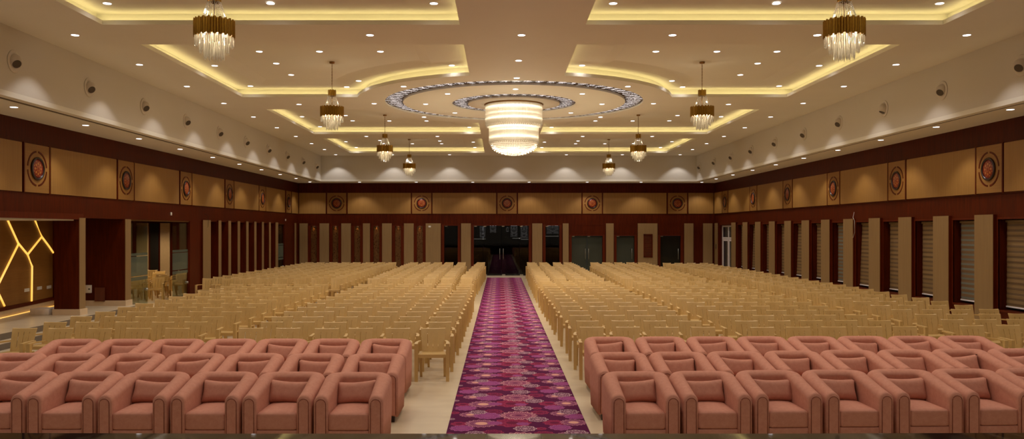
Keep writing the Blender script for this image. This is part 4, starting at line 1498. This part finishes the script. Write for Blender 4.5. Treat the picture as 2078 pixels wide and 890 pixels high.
# the large crystal chandelier in the middle
root = empty('large_crystal_chandelier', (HX, HY, ZC - 0.03))
tag(root, 'huge glowing tiered crystal chandelier hanging from the ringed ceiling centre', 'chandelier')
m = MB(); m.lathe([(0.02, -0.03), (0.86, -0.03), (0.88, -0.015), (0.88, 0.0), (0.02, 0.0)], 64, caps=False); m.build('ceiling_plate', M['gold_dark'], root)
def rods(r, z0, z1, n, rr, flare, name):
    m = MB()
    for k in range(n):
        t = 2 * PI * k / n
        jz = 0.012 * (k % 3)
        x, y = math.cos(t), math.sin(t)
        zz = [z0, z1 + flare + jz, z1 + jz]
        rad = [r, r, r - flare * 0.7]
        vs = []
        for z, R in zip(zz, rad):
            for j in range(4):
                a = t + PI / 4 + PI / 2 * j
                vs.append((R * x + rr * math.cos(a), R * y + rr * math.sin(a), z))
        fs = [(0, 1, 2, 3), (8, 11, 10, 9)]
        for i in range(2):
            for j in range(4):
                fs.append((i * 4 + j, i * 4 + (j + 1) % 4, i * 4 + 4 + (j + 1) % 4, i * 4 + 4 + j))
        m.add(vs, fs)
    o = m.build(name, M['crystal_big'], root); o['kind'] = 'stuff'
Z1 = -0.69; Z2 = -1.17; Z3 = -1.51
rods(0.845, -0.03, Z1, 240, 0.0095, 0.06, 'upper_crystal_tier')
rods(0.735, Z1 + 0.06, Z2, 210, 0.0095, 0.03, 'lower_crystal_tier')
m = MB()
for i in range(11):
    f = i / 10
    ang = f * PI / 2 * 0.93
    r = 0.72 * math.cos(ang); z = Z2 + 0.02 - (Z2 - Z3) * math.sin(ang)
    n = max(10, int(2 * PI * r / 0.05))
    for k in range(n):
        t = 2 * PI * (k + 0.5 * (i % 2)) / n
        c = (r * math.cos(t), r * math.sin(t))
        strand(m, (c[0], c[1], z + 0.04), (c[0] * 0.96, c[1] * 0.96, z - 0.035), 2, 0.017)
o = m.build('bead_dome', M['crystal_big'], root); o['kind'] = 'stuff'
m = MB(); m.lathe([(0.80, -0.04), (0.80, Z1 + 0.03), (0.69, Z1 + 0.02), (0.69, Z2 + 0.03)] + [(0.68 * math.cos(a), Z2 + 0.03 - (Z2 - Z3) * 0.88 * math.sin(a)) for a in [PI / 2 * k / 8 for k in range(1, 8)]] + [(0.03, Z3 + 0.07)], 64, caps=True)
m.build('diffuser', M['core'], root)
for r, z in ((0.815, -0.125), (0.815, -0.30), (0.815, -0.455), (0.705, -0.70), (0.705, -0.80), (0.705, -1.00)):
    m = MB()
    thick = 0.030 if z not in (-0.30, -0.80) else 0.012
    n = 48
    m.tube([(r * math.cos(2 * PI * k / n), r * math.sin(2 * PI * k / n), z) for k in range(n)], thick, 6, closed=True)
    m.build('ring_lamp', M['ring_lamp'], root)
for z, w_, r in ((-1.62, BIG_W, 0.25), (-0.9, BIG_W * 0.0, 0.2)):
    if w_ <= 0: continue
    d = bpy.data.lights.new('large_chandelier_glow', 'POINT'); d.energy = w_; d.color = CHAND_COL; d.shadow_soft_size = r
    L = bpy.data.objects.new('glow', d); COL.objects.link(L); L.parent = root; L.location = (0, 0, -1.62 - 0.32)

# ------------------------------------------------------------------ sofas
def cushion(w, d, h, r, bulge, n=10):
    """rounded block centred on its footprint, z from 0 to h"""
    bm = bmesh.new()
    bmesh.ops.create_cube(bm, size=1.0)
    bmesh.ops.subdivide_edges(bm, edges=bm.edges[:], cuts=n, use_grid_fill=True)
    for v in bm.verts:
        p = v.co.copy()
        q = Vector((p.x * w, p.y * d, p.z * h))
        c = Vector((max(-w / 2 + r, min(w / 2 - r, q.x)), max(-d / 2 + r, min(d / 2 - r, q.y)), max(-h / 2 + r, min(h / 2 - r, q.z))))
        e = q - c
        if e.length > 1e-6:
            q = c + e.normalized() * r
        u, t = 2 * q.x / w, 2 * q.y / d
        if q.z > 0: q.z += bulge * max(0, 1 - u * u) * max(0, 1 - t * t)
        v.co = Vector((q.x, q.y, q.z + h / 2))
    return bm


def make_sofa():
    root = empty('armchair_sofa')
    W, D, t = 0.745, 0.84, 0.158
    hb, hf = 0.75, 0.625
    # path of the shell in plan: front end of one arm, round the back, to the front end of the other
    path = []
    xo = W / 2 - t / 2
    yb = D - t / 2
    rc = 0.13
    ys = [0.0, 0.02, 0.06, 0.15, 0.25, 0.35, 0.45, 0.55, yb - rc]
    for y in ys: path.append((-xo, y))
    for k in range(1, 7):
        a = PI - PI / 2 * k / 6
        path.append((-xo + rc + rc * math.cos(a), yb - rc + rc * math.sin(a)))
    for x in (-0.1, 0.0, 0.1): path.append((x, yb))
    for k in range(0, 6):
        a = PI / 2 - PI / 2 * k / 6
        path.append((xo - rc + rc * math.cos(a), yb - rc + rc * math.sin(a)))
    for y in ys[::-1]: path.append((xo, y))
    n = len(path)
    vs, fs = [], []
    ns = 9
    sec = None
    for i, (x, y) in enumerate(path):
        a = path[max(i - 1, 0)]; b = path[min(i + 1, n - 1)]
        dx, dy = b[0] - a[0], b[1] - a[1]
        L = math.hypot(dx, dy); dx, dy = dx / L, dy / L
        nx, ny = -dy, dx                      # outward normal
        f = min(1.0, max(0.0, y / (D - 0.2)))
        h = hf + (hb - hf) * (f ** 1.15)
        ht = t / 2 * (0.9 if i in (0, n - 1) else 1.0)
        hh = h - (0.012 if i in (0, n - 1) else 0)
        bulge = 0.012 * f
        pts = [(ht, 0.075), (ht + bulge, 0.35), (ht + bulge, hh - t / 2)]
        for k in range(1, ns):
            an_ = PI * k / ns
            pts.append(((ht + bulge) * math.cos(an_), hh - t / 2 + t / 2 * math.sin(an_)))
        pts += [(-ht, hh - t / 2), (-ht, 0.35), (-ht, 0.1)]
        sec = len(pts)
        for (u, z) in pts:
            vs.append((x + nx * u, y + ny * u, z))
    for i in range(n - 1):
        for k in range(sec):
            k2 = (k + 1) % sec
            fs.append((i * sec + k, i * sec + k2, (i + 1) * sec + k2, (i + 1) * sec + k))
    fs.append(tuple(range(sec))); fs.append(tuple((n - 1) * sec + k for k in range(sec))[::-1])
    m = MB(); m.add(vs, fs, 0, True); m.build('shell', M['velvet'], root)
    for s in (-1, 1):
        m = MB()
        c = s * xo
        hw = 0.053
        top = hf - 0.012
        arch = [(c - hw, 0.10), (c + hw, 0.10)]
        for k in range(0, 11):
            a = PI * k / 10
            arch.append((c + hw * math.cos(a), top - 0.025 - hw + hw * math.sin(a)))
        m.extrude(arch, -0.008, 0.01, 'y'); ap = m.build('arm_front', M['velvet'], root)
        m = MB(); m.tube([(px_, -0.007, pz) for px_, pz in arch[1:] + arch[:1]], 0.0042, 6); m.build('welt', M['velvet_welt'], ap)
    m = MB(); m.rbox((-xo + t / 2 - 0.005, 0.012, 0.075), (xo - t / 2 + 0.005, 0.70, 0.248), 0.012); m.build('base', M['velvet'], root)
    m = MB(); m.bm(cushion(W - 2 * t + 0.012, 0.66, 0.19, 0.03, 0.02), 0, True); m.xf(Matrix.Translation((0, 0.335, 0.245))); m.build('seat_cushion', M['velvet'], root)
    # throw pillow leaning on the back
    bm = bmesh.new()
    N = 14
    def pil(u, v, s):
        w, h = 0.50, 0.28
        px_ = w / 2 * u * (1 - 0.07 * (1 - u * u) * 0 - 0.09 * math.cos(PI * v / 2))
        pz = h / 2 * v * (1 - 0.14 * math.cos(PI * u / 2))
        tt = 0.098 * (max(0, 1 - u ** 4) ** 0.55) * (max(0, 1 - v ** 4) ** 0.55)
        return Vector((px_, s * tt, pz))
    g = {}
    for s in (-1, 1):
        for i in range(N + 1):
            for j in range(N + 1):
                u, v = -1 + 2 * i / N, -1 + 2 * j / N
                rim_ = i in (0, N) or j in (0, N)
                if rim_ and s == 1: g[(s, i, j)] = g[(-1, i, j)]
                else: g[(s, i, j)] = bm.verts.new(pil(u, v, s))
    for s in (-1, 1):
        for i in range(N):
            for j in range(N):
                q4 = [g[(s, i, j)], g[(s, i + 1, j)], g[(s, i + 1, j + 1)], g[(s, i, j + 1)]]
                try: bm.faces.new(q4 if s < 0 else q4[::-1])
                except ValueError: pass
    m = MB(); m.bm(bm, 0, True)
    o = m.build('pillow', M['velvet'], root)
    o.location = (0.0, 0.56, 0.548); o.rotation_euler = (math.radians(-22), 0, 0)
    for sx in (-1, 1):
        for y in (0.06, 0.74):
            m = MB(); m.hexa([(sx * 0.30 - 0.025, y - 0.025, 0), (sx * 0.30 + 0.025, y - 0.025, 0), (sx * 0.30 + 0.025, y + 0.025, 0), (sx * 0.30 - 0.025, y + 0.025, 0)],
                             [(sx * 0.30 - 0.03, y - 0.03, 0.08), (sx * 0.30 + 0.03, y - 0.03, 0.08), (sx * 0.30 + 0.03, y + 0.03, 0.08), (sx * 0.30 - 0.03, y + 0.03, 0.08)])
            m.build('foot', M['sofa_foot'], root)
    return root

sofa = make_sofa(); freeze(sofa)
# side, row, first centre x, pitch, count, front y of the first, growth in y per seat
sofa_rows = [('left', 1, -1.62, -0.776, 6, 8.86, 0.012), ('left', 2, -1.64, -0.798, 7, 10.30, 0.012), ('left', 3, -1.71, -0.778, 7, 11.82, -0.004),
             ('right', 1, 1.575, 0.784, 7, 8.90, 0.040), ('right', 2, 1.615, 0.790, 8, 10.42, 0.052), ('right', 3, 1.69, 0.786, 8, 12.05, 0.016)]
ROWN = {1: 'front row', 2: 'middle row', 3: 'back row'}
first = True
rs = random.Random(3)
for side, row, x0, dx, cnt, y, dy in sofa_rows:
    for i in range(cnt):
        loc = (x0 + dx * i, y + dy * i + rs.uniform(-0.012, 0.012), 0)
        rz = rs.uniform(-0.012, 0.012) + (0.03 if side == 'right' else 0.0)
        if first: o = sofa; o.location = loc; o.rotation_euler = (0, 0, rz); first = False
        else: o = dup(sofa, loc, rz)
        for c in (KIDS.get(o.name) or o.children):
            if c.name.startswith('pillow'):
                c.location = (rs.uniform(-0.03, 0.03), 0.56 + rs.uniform(-0.01, 0.01), 0.548)
                c.rotation_euler = (math.radians(-22 + rs.uniform(-4, 4)), math.radians(rs.uniform(-5, 5)), math.radians(rs.uniform(-5, 5)))
        tag(o, 'salmon suede tub sofa, %s of sofas %s of the carpet, %s from the carpet' % (ROWN[row], side, ORD[i + 1]), 'sofa', 'salmon sofas in three rows')

# ------------------------------------------------------------------ plastic chairs
def chair_parts():
    """name -> MB of one moulded armchair; front at y=0, back towards +y"""
    P = []
    # seat: thin tray with a turned down front edge
    m = MB()
    nx, ny = 6, 5
    bm = bmesh.new()
    g = {}
    for j in range(ny + 1):
        for i in range(nx + 1):
            u, v = i / nx * 2 - 1, j / ny
            w = 0.222 - 0.02 * v
            z = 0.435 - 0.012 * (1 - u * u) * 0.8 - 0.012 * v - (0.014 * (1 - v * 4) if v < 0.25 else 0)
            g[i, j] = bm.verts.new((u * w, 0.012 + 0.44 * v, z))
    for j in range(ny):
        for i in range(nx):
            bm.faces.new((g[i, j], g[i + 1, j], g[i + 1, j + 1], g[i, j + 1]))
    bm.normal_update()
    bmesh.ops.solidify(bm, geom=bm.faces[:], thickness=0.018)
    m.bm(bm, 0, False)
    m.box((-0.215, 0.012, 0.375), (0.215, 0.03, 0.43))
    P.append(('seat', m))
    # backrest: four slats between a top and a bottom rail
    xs = [-0.200, -0.100, -0.088, -0.006, 0.006, 0.088, 0.100, 0.200]
    zs = [0.0, 0.06, 0.12, 0.22, 0.31, 0.365, 0.378]
    bm = bmesh.new()
    g = {}
    for j, z in enumerate(zs):
        f = z / 0.375
        for i, x in enumerate(xs):
            w = 0.86 + 0.14 * f
            xx = x * w
            slot = 1.0
            y = 0.425 + 0.10 * f + 0.02 * f * f - 0.35 * xx * xx * (1 - 0.3 * f) + (0.016 if j == len(zs) - 1 else 0)
            zz = 0.412 + z - (0.010 * (1 - (x / 0.2) ** 2) if j == len(zs) - 1 else 0)
            g[i, j] = bm.verts.new((xx, y, zz))
    for j in range(len(zs) - 1):
        for i in range(len(xs) - 1):
            if i in (1, 3, 5) and j in (1, 2, 3): continue
            bm.faces.new((g[i, j], g[i + 1, j], g[i + 1, j + 1], g[i, j + 1]))
    bm.normal_update()
    bmesh.ops.solidify(bm, geom=bm.faces[:], thickness=0.016)
    m = MB(); m.bm(bm); P.append(('backrest', m))
    for s in (-1, 1):
        # arm: flat rail that widens to the front, bent down at the front edge
        m = MB()
        a = [(s * 0.222, 0.0), (s * 0.276, 0.0), (s * 0.270, 0.2), (s * 0.225, 0.47), (s * 0.185, 0.47), (s * 0.222, 0.2)]
        zt = [0.60, 0.60, 0.605, 0.595, 0.595, 0.605]
        vs = [(p[0], p[1], z) for p, z in zip(a, zt)] + [(p[0], p[1], z - 0.022) for p, z in zip(a, zt)]
        fs = [(0, 1, 2, 5), (5, 2, 3, 4), (6, 11, 8, 7), (11, 10, 9, 8)] + [(k, (k + 1) % 6, 6 + (k + 1) % 6, 6 + k) for k in range(6)]
        m.add(vs, fs); P.append(('armrest', m))
    for s in (-1, 1):
        m = MB()
        def rc(cx, cy, w, d, z): return [(cx - w / 2, cy - d / 2, z), (cx + w / 2, cy - d / 2, z), (cx + w / 2, cy + d / 2, z), (cx - w / 2, cy + d / 2, z)]
        m.hexa(rc(s * 0.248, 0.028, 0.052, 0.05, 0.0), rc(s * 0.249, 0.030, 0.056, 0.062, 0.585)); P.append(('leg', m))
    for s in (-1, 1):
        m = MB()
        m.hexa(rc(s * 0.192, 0.475, 0.036, 0.036, 0.0), rc(s * 0.196, 0.40, 0.05, 0.06, 0.42)); P.append(('leg', m))
    return P


CP = chair_parts()
def make_chair():
    root = empty('plastic_armchair')
    for nm, m in CP: m.build(nm, M['plastic'], root)
    return root

chairs = []      # (x, y, rz, block, row, seat)
rj = random.Random(11)
def add(x, y, block, row, seat, j=0.02):
    chairs.append((x + rj.uniform(-j, j), y + rj.uniform(-0.03, 0.03), rj.uniform(-0.05, 0.05), block, row, seat))

# y is where the top of the back stands; the chair front is 0.54 before it
for r in range(13):
    yb_ = 13.62 + 0.925 * r
    for c in range(6): add(-1.07 - 0.597 * c + 0.0035 * r, yb_, 'left inner block', r + 1, c + 1)
    for c in range(5): add(-5.33 - 0.622 * c, yb_, 'left outer block', r + 1, c + 1)
for r in range(16):
    yb_ = 27.6 + 0.915 * r
    f = r / 15
    for c in range(6):
        add((-1.145 + 0.20 * f) if c == 0 else (-1.76 - 0.12 * f - 0.601 * (c - 1)), yb_, 'rear left inner block', r + 1, c + 1)
    for c in range(8): add(-5.47 + 0.15 * f - 0.60 * c, yb_, 'rear left outer block', r + 1, c + 1)
for r in range(14):
    yb_ = 13.78 + 0.95 * r
    for c in range(4): add(1.56 - 0.006 * r + 0.60 * c, yb_, 'right inner block', r + 1, c + 1)
    for c in range(5): add(4.38 + 0.0 * r + 0.60 * c, yb_ + 0.02 * c, 'right middle block', r + 1, c + 1)
for r in range(15):
    yb_ = 27.85 + 0.955 * r
    f = r / 14
    for c in range(4): add(1.46 + 0.11 * f + 0.615 * c, yb_, 'rear right inner block', r + 1, c + 1)
    for c in range(5): add(4.32 + 0.38 * f + 0.60 * c, yb_, 'rear right middle block', r + 1, c + 1)
for r in range(29):
    yb_ = 14.0 + 0.945 * r
    off = -0.17 if r == 0 else 0.0
    for c in range(4): add(8.17 + off + 0.61 * c, yb_ + 0.02 * c, 'window side block', r + 1, c + 1, 0.022)

def in_view(x, y):
    px = VX + x / y * F
    return -45 < px < 2078 + 45
vis = sorted([c for c in chairs if in_view(c[0], c[1])], key=lambda c: c[1])
side_room = [(-11.55, 28.0, 0.15), (-11.95, 29.1, -0.1), (-12.5, 28.6, 0.05), (-12.35, 30.0, 0.0), (-11.7, 30.3, 0.0), (-13.1, 29.7, 0.1), (-12.9, 31.0, 0.0), (-12.2, 31.5, 0.0), (-13.7, 31.2, 0.1),
             (-13.3, 32.2, 0.0), (-12.6, 32.7, 0.0), (-14.0, 33.2, 0.05)]
N_IND = 300 - len(side_room)
near, far = vis[:N_IND], vis[N_IND:]

proto = make_chair(); freeze(proto)
first = True
for (x, y, rz, block, row, seat) in near:
    loc = (x, y - 0.54, 0)
    if first: o = proto; o.location = loc; o.rotation_euler = (0, 0, rz); first = False
    else: o = dup(proto, loc, rz)
    lab = 'beige plastic armchair in the %s, %s row, %s chair from the %s' % (block, ORD[row] if row < len(ORD) else 'last', ORD[seat],
          'carpet' if 'inner' in block else 'aisle')
    tag(o, lab, 'chair', 'beige plastic armchairs')
for i, (x, y, rz) in enumerate(side_room):
    o = dup(proto, (x, y - 0.3, 0), rz)
    tag(o, 'beige plastic armchair in the side room behind the glass, %s from its doorway' % ORD[i + 1], 'chair', 'beige plastic armchairs of the side room')

# everything further back as one object
V = np.array([p for nm, m in CP for p in m.v], dtype=np.float64)
faces = []
off = 0
for nm, m in CP:
    faces += [tuple(off + i for i in f) for f in m.f]
    off += len(m.v)
allv, allf = [], []
for (x, y, rz, *_r) in far:
    c, s = math.cos(rz), math.sin(rz)
    R = np.array([[c, -s, 0], [s, c, 0], [0, 0, 1]])
    b = len(allv) * len(V)
    allv.append(V @ R.T + np.array([x, y - 0.54, 0]))
    allf += [tuple(b + i for i in f) for f in faces]
me = bpy.data.meshes.new('rear_chair_rows')
me.from_pydata(np.concatenate(allv).tolist(), [], allf)
me.materials.append(M['plastic'])
me.update()
o = bpy.data.objects.new('rear_chair_rows', me); COL.objects.link(o)
tag(o, 'packed rows of beige plastic armchairs filling the rear of the hall', 'chairs', kind='stuff')
